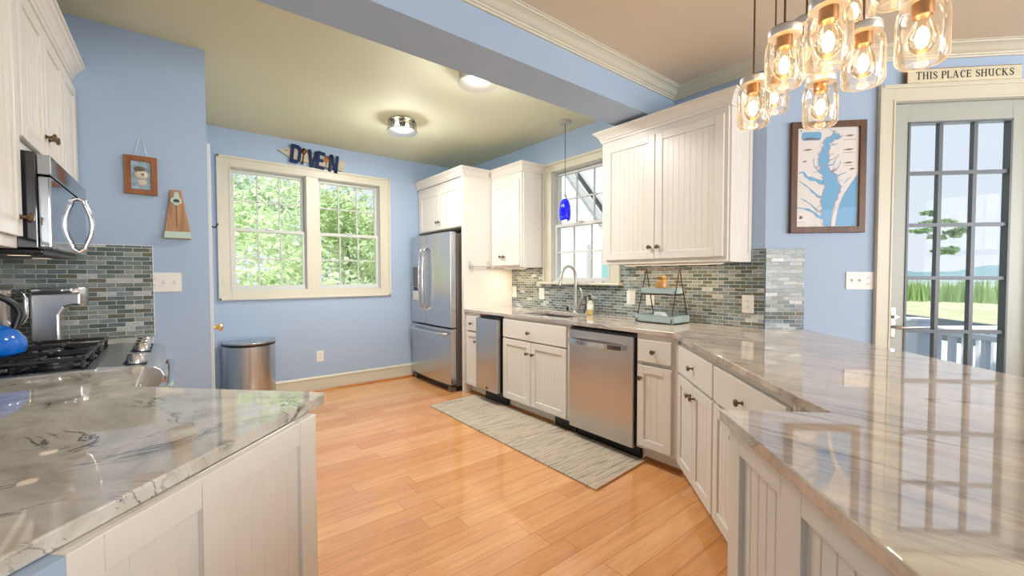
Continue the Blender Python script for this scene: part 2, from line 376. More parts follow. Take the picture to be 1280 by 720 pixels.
# window_1: double window in the back wall; window_2: over the sink
wall_holes('wall_back', XW + TH - (XA - TH), ZC, [(.431 - XA + TH, 1.112 - XA + TH, 1.13, 2.34), (1.233 - XA + TH, 1.919 - XA + TH, 1.13, 2.34)], (XA - TH, YB, 0), 0)
WY0, WY1, WZ0, WZ1 = 2.44, 3.19, 1.205, 2.345
wall_holes('wall_right', YB - DY, ZC, [(YB - WY1, YB - WY0, WZ0, WZ1)], (XW, YB, 0), -90)
DS0, DS1, DZ1 = .764, 1.585, 2.381
wall_holes('wall_corner', LD, ZC, [(DS0, DS1, -.01, DZ1)], (DX, DY, 0), -45)
wall_holes('wall_alcove', YB - YS - TH, ZC, [], (XA, YS + TH, 0), 90)
wall_holes('wall_partition', XA - XL, ZC, [], (XL, YS, 0), 0)
wall_holes('wall_left', YS + TH - YR, ZC, [], (XL, YR, 0), 90)
wall_holes('wall_rear', DEX - XL, ZC, [(DEX - 2.8, DEX - .45, .8, 2.3), (DEX - 5.0, DEX - 3.3, .8, 2.3)], (DEX, YR, 0), 180)
wall_holes('wall_side', DEY - YR, ZC, [], (DEX, DEY, 0), -90)
# crown in the dining part, along the beam, the sink wall and the turned wall
cp = [(0, 2.640), (.012, 2.640), (.014, 2.650), (.022, 2.652), (.024, 2.660), (.032, 2.662), (.042, 2.668), (.062, 2.684), (.080, 2.692), (.092, 2.694), (.096, 2.700), (.105, 2.701), (.105, ZC), (0, ZC)]
struct(MB().sweep(cp, [(XL, 1.826), (XW, 1.826), (XW, DY), (DEX, DEY)], -1).build('trim_2', 'trim'))
# baseboards
bp = [(0, 0), (.016, 0), (.016, .14), (.022, .142), (.022, .15), (.012, .166), (0, .168)]
struct(MB().sweep(bp, [(XA, YB), (2.45, YB)], -1).build('baseboard_back', 'trim'))
struct(MB().sweep([(.016, 0), (.034, 0), (.032, .010), (.024, .020), (.016, .022)], [(XA, YB), (2.45, YB)], -1).build('trim_3', 'shoe'))
struct(MB().sweep(bp, [(DX + .3 * S2, DY - .3 * S2), (DX + .66 * S2, DY - .66 * S2)], -1).build('baseboard_corner', 'trim'))

# ---- windows
def sash(m, x0, x1, z0, z1, y, rail=.03, nx=3, nz=2, mt=.014, top=.03, bot=.035):
    m.box((x0, y, z0), (x0 + rail, y + .035, z1)).box((x1 - rail, y, z0), (x1, y + .035, z1))
    m.box((x0 + rail, y, z0), (x1 - rail, y + .035, z0 + bot)).box((x0 + rail, y, z1 - top), (x1 - rail, y + .035, z1))
    a, b, c, d = x0 + rail, x1 - rail, z0 + bot, z1 - top
    for i in range(1, nx): m.box((a + (b - a) * i / nx - mt / 2, y + .008, c), (a + (b - a) * i / nx + mt / 2, y + .03, d))
    for i in range(1, nz): m.box((a, y + .008, c + (d - c) * i / nz - mt / 2), (b, y + .03, c + (d - c) * i / nz + mt / 2))
    return (a, b, c, d)
def window(root, x0, x1, z0, z1, mid):
    """double-hung unit in local coords: x right, y into the wall"""
    j = MB()
    j.box((x0, .0, z0), (x0 + .006, TH, z1)).box((x1 - .006, 0, z0), (x1, TH, z1)).box((x0, 0, z1 - .006), (x1, TH, z1)).box((x0, 0, z0), (x1, TH, z0 + .012))
    struct(j.build('window_jamb', 'sash', root))
    up = MB(); g1 = sash(up, x0 + .006, x1 - .006, mid - .014, z1 - .006, .066)
    lo = MB(); g2 = sash(lo, x0 + .006, x1 - .006, z0 + .012, mid + .014, .028)
    a = struct(up.build('upper_sash', 'sash', root, .002)); b = struct(lo.build('lower_sash', 'sash', root, .002))
    for o, g, y in ((a, g1, .084), (b, g2, .046)):
        struct(MB().box((g[0], y, g[2]), (g[1], y + .003, g[3])).build('glass_pane', 'pane', o))
    lk = MB().box(((x0 + x1) / 2 - .025, .012, mid + .014), ((x0 + x1) / 2 + .025, .05, mid + .024)); struct(lk.build('sash_lock', 'nickel', b))
def casing(root, x0, x1, z0, z1, ox0, ox1, oz0, oz1, bottom=True, mull=None, name='casing'):
    m = MB()
    def bar(a, b, c, d): m.box((a, -.018, c), (b, 0, d))
    bar(ox0, x0, oz0, oz1); bar(x1, ox1, oz0, oz1); bar(x0, x1, z1, oz1)
    if bottom: bar(x0, x1, oz0, z0)
    if mull: bar(mull[0], mull[1], z0, z1)
    # raised outer band and inner bead
    w = .022
    m.box((ox0 - .002, -.03, oz0 - (.002 if bottom else 0)), (ox0 + w, 0, oz1 + .002)).box((ox1 - w, -.03, oz0 - (.002 if bottom else 0)), (ox1 + .002, 0, oz1 + .002)).box((ox0, -.03, oz1 - w), (ox1, 0, oz1 + .002))
    if bottom: m.box((ox0, -.03, oz0 - .002), (ox1, 0, oz0 + w))
    for a, b in [(x0 - .012, x0), (x1, x1 + .012)]: m.box((a, -.023, z0), (b, 0, z1 + .012))
    m.box((x0, -.023, z1), (x1, 0, z1 + .012))
    return struct(m.build(name, 'trim', root, .003))
r = struct(thing('window_1', None, None, (0, YB, 0)))
window(r, .431, 1.112, 1.13, 2.34, 1.735); window(r, 1.233, 1.919, 1.13, 2.34, 1.735)
casing(r, .431, 1.919, 1.13, 2.34, .322, 2.046, 1.036, 2.438, True, (1.112, 1.233))
r = struct(thing('window_2', None, None, (XW, YB, 0), -90))
a, b = YB - WY1, YB - WY0
window(r, a, b, WZ0, WZ1, 1.785)
casing(r, a, b, WZ0, WZ1, YB - 3.31, YB - 2.32, WZ0, 2.436, False)
m = MB().box((YB - 3.37, -.062, 1.182), (YB - 2.30, 0, 1.205)).box((a, 0, 1.182), (b, .03, 1.205))
struct(m.build('window_sill', 'trim', r, .006))
# dining-room windows behind the camera
def plain_window(name, x0, x1, z0, z1, loc, rz, n):
    r = struct(thing(name, None, None, loc, rz)); m = MB()
    m.box((x0 - .09, -.02, z0 - .09), (x0, 0, z1 + .09)).box((x1, -.02, z0 - .09), (x1 + .09, 0, z1 + .09)).box((x0, -.02, z1), (x1, 0, z1 + .09)).box((x0, -.02, z0 - .09), (x1, 0, z0))
    struct(m.build('casing', 'trim', r)); f = MB(); w = (x1 - x0) / n
    for i in range(n): sash(f, x0 + i * w, x0 + (i + 1) * w, z0, (z0 + z1) / 2, .04); sash(f, x0 + i * w, x0 + (i + 1) * w, (z0 + z1) / 2, z1, .05)
    struct(f.build('window_sash', 'sash', r))
plain_window('window_3', DEX - 2.8, DEX - .45, .8, 2.3, (DEX, YR, 0), 180, 3)
plain_window('window_4', DEX - 5.0, DEX - 3.3, .8, 2.3, (DEX, YR, 0), 180, 2)

# ---- glazed door in the turned wall
r = struct(thing('door_1', None, None, (DX, DY, 0), -45))
m = MB(); G0, G1, GZ0, GZ1 = .870, 1.470, .25, 2.258
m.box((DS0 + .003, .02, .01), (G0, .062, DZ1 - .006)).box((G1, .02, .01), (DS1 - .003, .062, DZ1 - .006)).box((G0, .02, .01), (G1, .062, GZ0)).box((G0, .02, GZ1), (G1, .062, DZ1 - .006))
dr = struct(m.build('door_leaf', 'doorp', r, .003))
m = MB()
for i in (1, 2): m.box((G0 + .2 * i - .011, .026, GZ0), (G0 + .2 * i + .011, .056, GZ1))
for z in (1.932, 1.597, 1.253, .905, .57): m.box((G0, .026, z - .011), (G1, .056, z + .011))
for aa in ((G0, G0 + .012), (G1 - .012, G1)): m.box((aa[0], .014, GZ0), (aa[1], .062, GZ1))
m.box((G0, .014, GZ1 - .012), (G1, .062, GZ1)).box((G0, .014, GZ0), (G1, .062, GZ0 + .012))
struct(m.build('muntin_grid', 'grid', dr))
struct(MB().box((G0, .04, GZ0), (G1, .044, GZ1)).build('glass_pane', 'pane', dr))
m = MB().box((.785, .008, .862), (.818, .02, 1.064)); struct(m.build('handle_plate', 'nickel', dr, .008, 3))
m = MB().tube([(.80, .02, .935), (.80, -.035, .935), (.815, -.045, .935), (.87, -.048, .938), (.975, -.045, .942)], [.011, .011, .011, .010, .006]).tube([(.802, .02, 1.0), (.802, -.012, 1.0)], .012).box((.788, -.022, .997), (.816, -.012, 1.003))
struct(m.build('door_handle', 'nickel', dr))
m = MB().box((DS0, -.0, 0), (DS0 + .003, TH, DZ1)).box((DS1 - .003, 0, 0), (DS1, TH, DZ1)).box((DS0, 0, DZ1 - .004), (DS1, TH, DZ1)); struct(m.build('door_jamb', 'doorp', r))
casing(r, DS0, DS1, 0, DZ1, .672, 1.677, 0, 2.484, False)
struct(MB().box((DS0, 0, -.02), (DS1, TH, .01)).build('door_sill', 'nickel', r))
# ---- alcove door, seen edge-on past the partition corner
r = struct(thing('door_2', None, None, (XA, YS, 0), 90))
m = MB().box((.03, -.02, 0), (.12, 0, 2.13)).box((.90, -.02, 0), (.99, 0, 2.13)).box((.12, -.02, 2.04), (.90, 0, 2.13)); struct(m.build('casing', 'sash', r, .003))
m = MB().box((.123, -.012, .01), (.897, -.001, 2.037)); struct(m.build('door_leaf', 'sash', r))
m = MB().lathe([(.026, 0), (.026, -.006), (.012, -.01), (.010, -.03), (.022, -.04), (.028, -.052), (.024, -.064), (.008, -.07), (0, -.07)], (.19, -.012, .92), 'y'); struct(m.build('door_knob', 'brass', r))
m = MB().tube([(.35, -.005, 1.66), (.35, -.02, 1.63), (.35, -.06, 1.62), (.35, -.075, 1.65)], .006).box((.34, -.014, 1.62), (.36, -.001, 1.73)); tag(struct(m.build('coat_hook', 'black', r)))

# ---- backsplash tile
T = .008
struct(place(MB().box((0, -T, .914), (YB - 2.32 - (YB - 3.863) - 0, -0, 1.205 - .0)).build('backsplash_right', 'tile'), (XW, 3.863, 0), -90)) if False else None
m = MB().box((0, -T, .915), (3.863 - DY, 0, 1.18)).box((0, -T, 1.18), (3.863 - 3.372, 0, 1.356)).box((3.863 - 2.298, -T, 1.18), (3.863 - 1.24, 0, 1.358)).box((3.863 - 1.24, -T, 1.18), (3.863 - DY, 0, 1.450))
m.box((3.863 - 3.372, -T, 1.206), (3.863 - 3.314, 0, 1.356)).box((3.863 - 2.316, -T, 1.206), (3.863 - 2.298, 0, 1.358))
struct(place(m.build('backsplash_right', 'tile'), (XW, 3.863, 0), -90))
struct(place(MB().box((.004, -T, .915), (.245, 0, 1.450)).build('backsplash_corner', 'tile'), (DX, DY, 0), -45))
struct(place(MB().box((.008, -T, .915), (-.108 - XL, 0, 1.452)).build('backsplash_partition', 'tile'), (XL, YS, 0), 0))
struct(place(MB().box((0, -T, .915), (2.74, 0, 1.36)).build('backsplash_left', 'tile'), (XL, .6, 0), 90))
struct(MB().box((-.108, YS - .009, .915), (-.105, YS, 1.454)).box((XL, YS - .009, 1.452), (-.105, YS, 1.455)).build('trim_4', 'white'))

# ------------------------------------------------------------------ cabinet kit (local frame: x right, y into the cabinet, z up; front of face frame at y=0)
def knob(parent, x, z, y=-.02, s=1.0):
    m = MB().lathe([(.009 * s, 0), (.009 * s, -.003), (.005 * s, -.006), (.005 * s, -.016), (.008 * s, -.020), (.015 * s, -.023), (.016 * s, -.027), (.013 * s, -.032), (.006 * s, -.034), (0, -.034)], (x, y, z), 'y', 16)
    return m.build('knob', 'bronze', parent)
def bead_poly(x0, x1, y, back, pitch=.042, g=.0026, dep=.0017):
    n = max(1, round((x1 - x0) / pitch)); w = (x1 - x0) / n; p = [(x0, y)]
    for i in range(1, n):
        c = x0 + i * w; p += [(c - g, y), (c - g * .3, y + dep), (c + g * .3, y + dep), (c + g, y)]
    return p + [(x1, y), (x1, back), (x0, back)]
def door(root, x0, x1, z0, z1, kn=None, st=.055, name='door', y0=-.02):
    m = MB(); fr = y0; bk = y0 + .02
    m.box((x0, fr, z0), (x0 + st, bk, z1)).box((x1 - st, fr, z0), (x1, bk, z1)).box((x0 + st, fr, z0), (x1 - st, bk, z0 + st)).box((x0 + st, fr, z1 - st), (x1 - st, bk, z1))
    d = m.build(name, 'cab', root, .0025)
    MB().prism(bead_poly(x0 + st, x1 - st, fr + .009, bk), z0 + st, z1 - st).build('panel', 'cab', d)
    if kn: knob(d, kn[0], kn[1], fr)
    return d
def drawer(root, x0, x1, z0, z1, kn=True):
    d = MB().box((x0, -.02, z0), (x1, 0, z1)).build('drawer', 'cab', root, .004)
    if kn: knob(d, (x0 + x1) / 2, (z0 + z1) / 2)
    return d
def carcass(root, w, dep, z0, z1, toe=None, ff=True):
    m = MB().box((0, .0, z0), (.02, dep, z1)).box((w - .02, 0, z0), (w, dep, z1)).box((.02, 0, z0), (w - .02, dep, z0 + .02)).box((.02, dep - .01, z0 + .02), (w - .02, dep, z1))
    m.box((.02, 0, z0 + .02), (.045, .02, z1)).box((w - .045, 0, z0 + .02), (w - .02, .02, z1)).box((.045, 0, z1 - .04), (w - .045, .02, z1)).box((.045, 0, z0 + .02), (w - .045, .02, z0 + .04))
    m.box((.045, .006, z0 + .04), (w - .045, .018, z1 - .04))
    b = m.build('body', 'cab', root, .0015)
    if toe: MB().box((0, toe, .0), (w, toe + .015, z0)).build('toe_kick', 'cab', root); 
    return b
def shoe(root, x0, x1, y): return MB().sweep([(0, 0), (.018, 0), (.016, .012), (.008, .02), (0, .022)], [(x0, y), (x1, y)], -1).build('shoe_moulding', 'shoe', root)
FX = 2.445; ZB = .105; ZT = .882
def base(y1, y0, label, **kw):
    return thing('base_cabinet', label, 'cabinet', (FX, y1, 0), -90, 'painted base cabinets')
# narrow cabinet by the refrigerator
r = base(3.861, 3.592, 'narrow white base cabinet between tall refrigerator panel and ice maker'); w = 3.861 - 3.592
carcass(r, w, .62, ZB, ZT, .075); drawer(r, .028, w - .012, .693, .848); door(r, .028, w - .012, .112, .677, (w - .04, .59), .045); shoe(r, 0, w, .075)
# sink base
r = base(3.192, 2.308, 'white sink base cabinet with two beadboard doors under the faucet'); w = 3.192 - 2.308
carcass(r, w, .62, ZB, ZT, .075); d = drawer(r, .012, .842, .693, .862, False); knob(d, .39, .765)
door(r, .012, .410, .118, .680, (.375, .58)); door(r, .416, .842, .118, .680, (.45, .58)); shoe(r, 0, .60, .075)
m = MB().box((.64, .060, .012), (.885, .076, .10)); m.build('toe_vent', 'black', r); MB().box((.64, .056, .004), (.885, .07, .026)).build('vent_lip', 'bronze', r)
# drawer base beside the dishwasher
r = base(1.698, 1.385, 'narrow white drawer cabinet between dishwasher and angled corner cabinet'); w = 1.698 - 1.40
carcass(r, w, .50, ZB, ZT, .075); drawer(r, .016, .262, .698, .846); door(r, .016, .262, .127, .672, (.045, .588), .05); shoe(r, .02, w, .075)
# angled cabinets
AO = (FX, FX - 1.063)
r = thing('base_cabinet', 'angled white base cabinet with two doors, touching the narrow drawer cabinet', 'cabinet', (AO[0], AO[1], 0), -135, 'painted base cabinets')
carcass(r, .602, .30, ZB, ZT, .075); drawer(r, .012, .596, .676, .842, True); door(r, .012, .303, .105, .660, (.272, .60)); door(r, .307, .596, .105, .660, (.338, .60)); shoe(r, 0, .602, .075)
a2 = (AO[0] - .604 * S2, AO[1] - .604 * S2)
r = thing('base_cabinet', 'angled white base cabinet disappearing behind the right peninsula end', 'cabinet', (a2[0], a2[1], 0), -135, 'painted base cabinets')
carcass(r, .70, .50, ZB, ZT, .075); drawer(r, .010, .655, .676, .842, True); door(r, .010, .330, .105, .660, (.295, .60)); door(r, .334, .655, .105, .660, (.37, .60)); shoe(r, 0, .70, .075)
# right peninsula base, beadboard panels towards the aisle
def panel_run(root, panels, L, z0, z1, rail=.075, t=.02):
    m = MB(); xs = [0] + [v for p in panels for v in p] + [L]
    for i in range(0, len(xs), 2): m.box((xs[i], 0, z0), (xs[i + 1], t, z1))
    for a, b in panels: m.box((a, 0, z0), (b, t, z0 + .11)).box((a, 0, z1 - rail), (b, t, z1))
    f = m.build('panel_frame', 'cab', root, .002)
    for a, b in panels: MB().prism(bead_poly(a, b, .011, t), z0 + .11, z1 - rail).build('beadboard_panel', 'cab', f)
PO = ((1.640 + .632) / 2, (1.640 - .632) / 2)
r = thing('peninsula_base', 'white beadboard peninsula base under the right countertop', 'cabinet', (PO[0], PO[1], 0), -135)
panel_run(r, [(.066, .262), (.335, .55), (.63, .85), (.93, 1.15), (1.23, 1.45)], 1.6, .0, .883, .06)
MB().box((0, .02, 0), (1.6, .28, .883)).build('body', 'cab', r)
MB().box((0.06, .28, 0), (1.6, .80, .883)).build('bar_wall', 'wall', r)
# left peninsula base
LO = (-.127, .838)
r = thing('peninsula_base', 'white beadboard peninsula base under the left countertop', 'cabinet', (LO[0], LO[1], 0), 45)
panel_run(r, [(.05, .225), (.275, .535)], .607, 0, .883, .06); MB().box((0, .02, 0), (.607, .42, .883)).build('body', 'cab', r)
struct(place(MB().box((-.62, .0, 0), (-.001, .14, .883)).build('wall_peninsula', 'wall'), (LO[0], LO[1], 0), 45))

# ------------------------------------------------------------------ countertops
def slab(name, faces, mt, label, z0=.884, z1=.914):
    b = bmesh.new(); vd = {}
    def V(p):
        k = (round(p[0], 4), round(p[1], 4))
        if k not in vd: vd[k] = b.verts.new((p[0], p[1], z0))
        return vd[k]
    fs = [b.faces.new([V(p) for p in f]) for f in faces]
    bmesh.ops.recalc_face_normals(b, faces=fs)
    g = bmesh.ops.extrude_face_region(b, geom=fs); bmesh.ops.translate(b, verts=[v for v in g['geom'] if isinstance(v, bmesh.types.BMVert)], vec=(0, 0, z1 - z0))
    bmesh.ops.recalc_face_normals(b, faces=b.faces)
    me = bpy.data.meshes.new(name); b.to_mesh(me); b.free(); o = bpy.data.objects.new(name, me); C.objects.link(o); me.materials.append(M[mt])
    q = o.modifiers.new('bevel', 'BEVEL'); q.width = .004; q.segments = 3; q.limit_method = 'ANGLE'; q.angle_limit = math.radians(40)
    return tag(o, label, 'countertop')
K = 2.419; XB = XW - T - .001
def EF(s, d): return ((s + d) / 2, (s - d) / 2)     # point with x+y=s, x-y=d
hx0, hx1, hy0, hy1 = 2.575, 2.945, 2.50, 3.10
Cn, Dn = EF(1.662, .997), EF(1.662, .604)
slab('countertop', [
    [(K, hy1), (hx0, hy1), (hx1, hy1), (XB, hy1), (XB, 3.862), (K, 3.862)],
    [(K, hy0), (hx0, hy0), (hx0, hy1), (K, hy1)], [(hx1, hy0), (XB, hy0), (XB, hy1), (hx1, hy1)],
    [(K, K - .997), Cn, Dn, EF(-.75, .604), EF(-.75, 2.285), EF(4.226, 2.285), (XB, 4.228 - XB), (XB, hy0), (hx1, hy0), (hx0, hy0), (K, hy0)]],
    'qr', 'grey veined stone countertop running from the sink round to the glazed door')
tip = EF(1.722, -1.0)
def rc(p, a, b, r=.025):
    p, a, b = Vector(p), Vector(a), Vector(b); u = (a - p).normalized(); v = (b - p).normalized()
    return [tuple(p + u * r), tuple(p + (u + v) * r * .3), tuple(p + v * r)]
L1 = (-.106, 1.828); L0 = (-.5, .5)
slab('countertop', [[L1] + rc(tip, L1, L0) + [L0, (XL + T + .001, .5), (XL + T + .001, 2.226), (-.106, 2.226)]], 'ql', 'cloudy beige stone countertop on the left peninsula, nearest the camera')
slab('countertop', [[(XL + T + .001, 2.992), (-.106, 2.992), (-.106, YS - T - .002), (XL + T + .001, YS - T - .002)]], 'ql', 'short stone countertop between range and partition wall under the coffee maker')
r = thing('base_cabinet', 'white base cabinet under the short counter beyond the range', 'cabinet', (-.135, 2.992, 0), 90, 'painted base cabinets')
carcass(r, YS - 2.994, .60, ZB, ZT, .075); drawer(r, .015, .335, .693, .848); door(r, .015, .335, .115, .677, (.3, .59))
r = thing('base_cabinet', 'white base cabinet under the left counter before the range', 'cabinet', (-.135, 1.86, 0), 90, 'painted base cabinets')
carcass(r, .365, .60, ZB, ZT, .075); drawer(r, .015, .35, .693, .848); door(r, .015, .35, .115, .677, (.32, .59))

# ------------------------------------------------------------------ upper cabinets
crp = [(0, 2.345), (.008, 2.345), (.010, 2.362), (.016, 2.366), (.020, 2.380), (.034, 2.402), (.046, 2.412), (.050, 2.420), (.058, 2.422), (.060, 2.432), (0, 2.432)]
def side_bead(root, w, dep, z0, z1):
    m = MB(); t = .012; x = w
    m.box((x, .02, z0), (x + t, .07, z1)).box((x, dep - .05, z0), (x + t, dep, z1)).box((x, .07, z0), (x + t, dep - .05, z0 + .06)).box((x, .07, z1 - .07), (x + t, dep - .05, z1))
    f = m.build('side_frame', 'cab', root, .002)
    MB().prism([(x + t - (p[1] - .0), p[0]) for p in bead_poly(.07, dep - .05, .006, .012)], z0 + .06, z1 - .07).build('side_panel', 'cab', f)
def uppers(label, loc, rz, w, dep, z0, z1, doors, crown, sb=True, body_z1=2.40):
    r = thing('wall_cabinet', label, 'cabinet', loc, rz, 'painted wall cabinets')
    MB().box((0, 0, z0), (w, dep, body_z1)).build('body', 'cab', r, .002)
    for a, b, c, d, k in doors: door(r, a, b, c, d, k)
    if crown: MB().sweep(crp, crown, -1).build('crown', 'cab', r)
    if sb: side_bead(r, w, dep, z0, z1)
    return r
# right of the sink window: x 2.75, y 2.255 -> 1.236
uppers('large white two-door wall cabinet right of the sink window', (2.75, 2.255, 0), -90, 1.007, XW - 2.75 - .002, 1.362, 2.36,
       [(.045, .493, 1.395, 2.30, (.462, 1.48)), (.498, .985, 1.395, 2.30, (.530, 1.48))], [(0, .336), (0, 0), (1.019, 0), (1.019, .336)][::1])
# left of the sink window
uppers('white two-door wall cabinet left of the sink window with towel bar below', (2.79, 3.861, 0), -90, .524, XW - 2.79 - .002, 1.358, 2.36,
       [(.030, .234, 1.382, 2.27, (.205, 1.475)), (.238, .500, 1.382, 2.27, (.266, 1.475))], [(0, 0), (.536, 0), (.536, .296)])
# tall enclosure over the refrigerator
r = thing('tall_cabinet', 'tall white cabinet and side panel around the steel refrigerator', 'cabinet', (2.43, YB - .006, 0), -90)
w = YB - .006 - 3.863
MB().box((0, 0, 1.80), (w - .04, XW - 2.432, 2.40)).build('body', 'cab', r, .002)
MB().box((w - .04, -.012, .0), (w, .09, 2.40)).box((w - .04, .09, .0), (w, XW - 2.432, 2.40)).build('side_panel', 'cab', r, .002)
door(r, .07, .555, 1.81, 2.27, (.53, 1.895)); door(r, .56, w - .05, 1.81, 2.27, (.585, 1.895))
MB().sweep(crp, [(0, -.012), (w, -.012), (w, .305)], -1).build('crown', 'cab', r)
# left run over the range
uppers('white beadboard wall cabinet nearest the camera, left of the microwave', (-.43, .9, 0), 90, 1.327, -.43 - XL - .002, 1.37, 2.36,
       [(.02, .645, 1.41, 2.30, None), (.65, 1.30, 1.41, 2.30, (1.27, 1.475))], [(0, 0), (1.327, 0)], False)
uppers('white two-door wall cabinet above the microwave', (-.43, 2.229, 0), 90, .759, -.43 - XL - .002, 1.722, 2.36,
       [(.01, .376, 1.765, 2.30, (.35, 1.85)), (.382, .75, 1.765, 2.30, (.41, 1.85))], [(0, 0), (.759, 0)], False)
uppers('narrow white wall cabinet between microwave and partition wall', (-.43, 2.99, 0), 90, YS - 2.992, -.43 - XL - .002, 1.455, 2.36,
       [(.012, .34, 1.49, 2.30, (.045, 1.56))], [(0, 0), (YS - 2.993, 0)], False)

# ------------------------------------------------------------------ appliances
# refrigerator (local: x right, y back; front of doors at y=0)
r = thing('refrigerator', 'tall stainless french door refrigerator against the back wall', 'refrigerator', (2.30, 4.905, 0), -90)
w = .955
def bulge(x0, x1, y0, y1, b, n=8):
    return [(x0, y1)] + [(x0 + (x1 - x0) * i / n, y0 - b * (1 - (2 * i / n - 1) ** 2)) for i in range(n + 1)] + [(x1, y1)]
MB().box((.01, .085, .06), (w - .005, .76, 1.735)).build('body', 'steeld', r, .004)
MB().box((.02, .09, .0), (w - .02, .74, .06)).build('base', 'black', r)
mL = MB().prism(bulge(.004, .385, .006, .075, .012), .708, 1.748).build('door', 'steel', r, .004); mL['label'] = 'left fridge door with water dispenser'
MB().prism(bulge(.391, w, .006, .075, .012), .708, 1.748).build('door', 'steel', r, .004)
MB().prism(bulge(.004, w, .004, .075, .018), .085, .692).build('freezer_drawer', 'steel', r, .004)
MB().box((.02, .03, .045), (w - .03, .085, .08)).build('kick_grille', 'black', r)
for x in (.03, w - .09): MB().box((x, .02, 0), (x + .06, .09, .055)).build('foot_cover', 'steeld', r, .004)
for s, x in ((-1, .345), (1, .432)):
    pts = [(x, -.005, .88), (x, -.04, .91)] + [(x + s * .0 , -.045 - .022 * math.sin(PI * i / 8), .92 + .64 * i / 8) for i in range(9)] + [(x, -.04, 1.57), (x, -.005, 1.60)]
    MB().tube(pts, .013, 10).build('handle', 'chrome', r)
pts = [(.05, -.004, .640), (.06, -.045, .640)] + [(.07 + .80 * i / 10, -.052 - .018 * math.sin(PI * i / 10), .640) for i in range(11)] + [(.88, -.045, .640), (.89, -.004, .640)]
MB().tube(pts, .014, 10).build('handle', 'chrome', r)
d = MB().box((.07, -.009, 1.14), (.25, .0, 1.38)).build('dispenser_panel', 'steeld', r, .003)
MB().box((.075, -.006, .97), (.245, .02, 1.135)).build('dispenser_niche', 'bglass', r, .003); MB().box((.08, -.012, .975), (.24, -.004, 1.09)).build('drip_tray', 'white', r, .004)
# ice maker
r = thing('ice_maker', 'slim stainless undercounter ice maker left of the sink cabinet', 'ice maker', (FX, 3.590, 0), -90)
w = .396
MB().box((.012, .0, .105), (w - .002, .58, .872)).build('body', 'black', r, .003)
MB().box((.03, .045, .0), (w, .50, .105)).build('base_grille', 'black', r)
MB().box((.0, .0, .868), (.11, .02, .88)).build('top_gap', 'shoe', r)
d = MB().box((.012, -.062, .135), (.372, -.020, .846)).build('door', 'steel', r, .003)
MB().box((.02, -.02, .14), (.366, -.003, .84)).build('door_gasket', 'black', d)
MB().box((.18, -.0635, .155), (.225, -.062, .175)).build('badge', 'copper', d)
MB().box((.30, -.03, .846), (.38, .0, .858)).build('hinge', 'black', r)
m = MB()
for i in range(4): m.box((.05, .041, .02 + i * .02), (w - .03, .046, .028 + i * .02))
m.build('grille_slats', 'slot', r)
# dishwasher
r = thing('dishwasher', 'stainless dishwasher with a bowed bar handle right of the sink', 'dishwasher', (FX, 2.304, 0), -90)
w = .604
MB().box((.0, .002, .10), (w, .58, .872)).build('body', 'black', r)
MB().box((.018, .055, .0), (w - .008, .075, .10)).build('toe_panel', 'black', r)
d = MB().box((.004, -.032, .092), (w - .012, .0, .852)).build('door', 'steel', r, .003)
MB().box((.0, -.02, .853), (w, .004, .866)).build('control_strip', 'black', r)
prof = []
n = 14
top = [(.02 + .505 * i / n, -.066 - .030 * math.sin(PI * i / n)) for i in range(n + 1)]
m = MB().prism([(.02, -.033)] + top + [(.525, -.033), (.51, -.033)] + [(.035 + .475 * (n - i) / n, -.050 - .030 * math.sin(PI * (n - i) / n)) for i in range(n + 1)] + [(.035, -.033)], .752, .788)
m.build('handle', 'chrome', d, .002)
# microwave (local x -> +Y, y -> -X)
r = thing('microwave', 'over-the-range microwave with bowed handle under the left wall cabinets', 'microwave', (-.345, 2.229, 0), 90)
w = .758
MB().box((.0, .035, 1.372), (w, .42, 1.715)).build('body', 'bglass', r, .004)
MB().box((.003, -.0, 1.372), (w - .003, .035, 1.632)).build('door', 'mirror', r, .008, 3)
MB().box((.0, -.002, 1.636), (w, .035, 1.706)).build('vent_panel', 'mirror', r, .004)
MB().box((.04, .03, 1.352), (w - .04, .40, 1.372)).build('underside', 'black', r, .006)
MB().tube([(.545, .0, 1.384), (.545, -.02, 1.40)] + [(.545, -.020 - .024 * math.sin(PI * i / 10), 1.41 + .20 * i / 10) for i in range(11)] + [(.545, -.02, 1.62), (.545, .0, 1.63)], .0095, 10).build('handle', 'chrome', r)
for x in (.2, .55): MB().lathe([(.0, 1.3515), (.03, 1.3515), (.03, 1.353)], (x, .12, 0)).build('lamp_lens', 'lens', r)
# range
r = thing('range', 'stainless gas range with black cast iron grates on the left', 'stove', (-.106, 2.229, 0), 90)
w = .760
MB().box((.002, .045, .0), (w - .002, .66, .898)).build('body', 'black', r)
d = MB().box((.012, -.006, .14), (w - .012, .045, .74)).build('oven_door', 'steelh', r, .006); MB().box((.12, -.008, .28), (w - .12, -.005, .60)).build('oven_window', 'bglass', d)
MB().tube([(.06, -.006, .792 - .08), (.06, -.06, .80 - .08)] + [(.06 + i * .064, -.072, .72) for i in range(11)] + [(.70, -.06, .72), (.70, -.006, .712)], .016, 12).build('oven_handle', 'chrome', d)
MB().tube([(.02, -.02, .800), (.03, -.068, .806)] + [(.06 + i * .064, -.078, .806) for i in range(11)] + [(.73, -.068, .806), (.74, -.02, .800)], .014, 12).build('towel_rail', 'chrome', r)
cpf = [(.14, .926), (.02, .916), (-.03, .906), (-.052, .890), (-.062, .868), (-.058, .844), (-.042, .822), (-.01, .80), (.045, .78), (.14, .86)]
MB().prism([(-0 + a, b) for a, b in cpf], .002, w - .002, 'x').build('control_panel', 'steelh', r, .003)
MB().box((-.003, .135, .898), (w + .003, .662, .921)).build('cooktop', 'steelh', r, .006, 3)
MB().box((.03, .165, .9205), (w - .03, .64, .9225)).build('cooktop_pan', 'bglass', r)
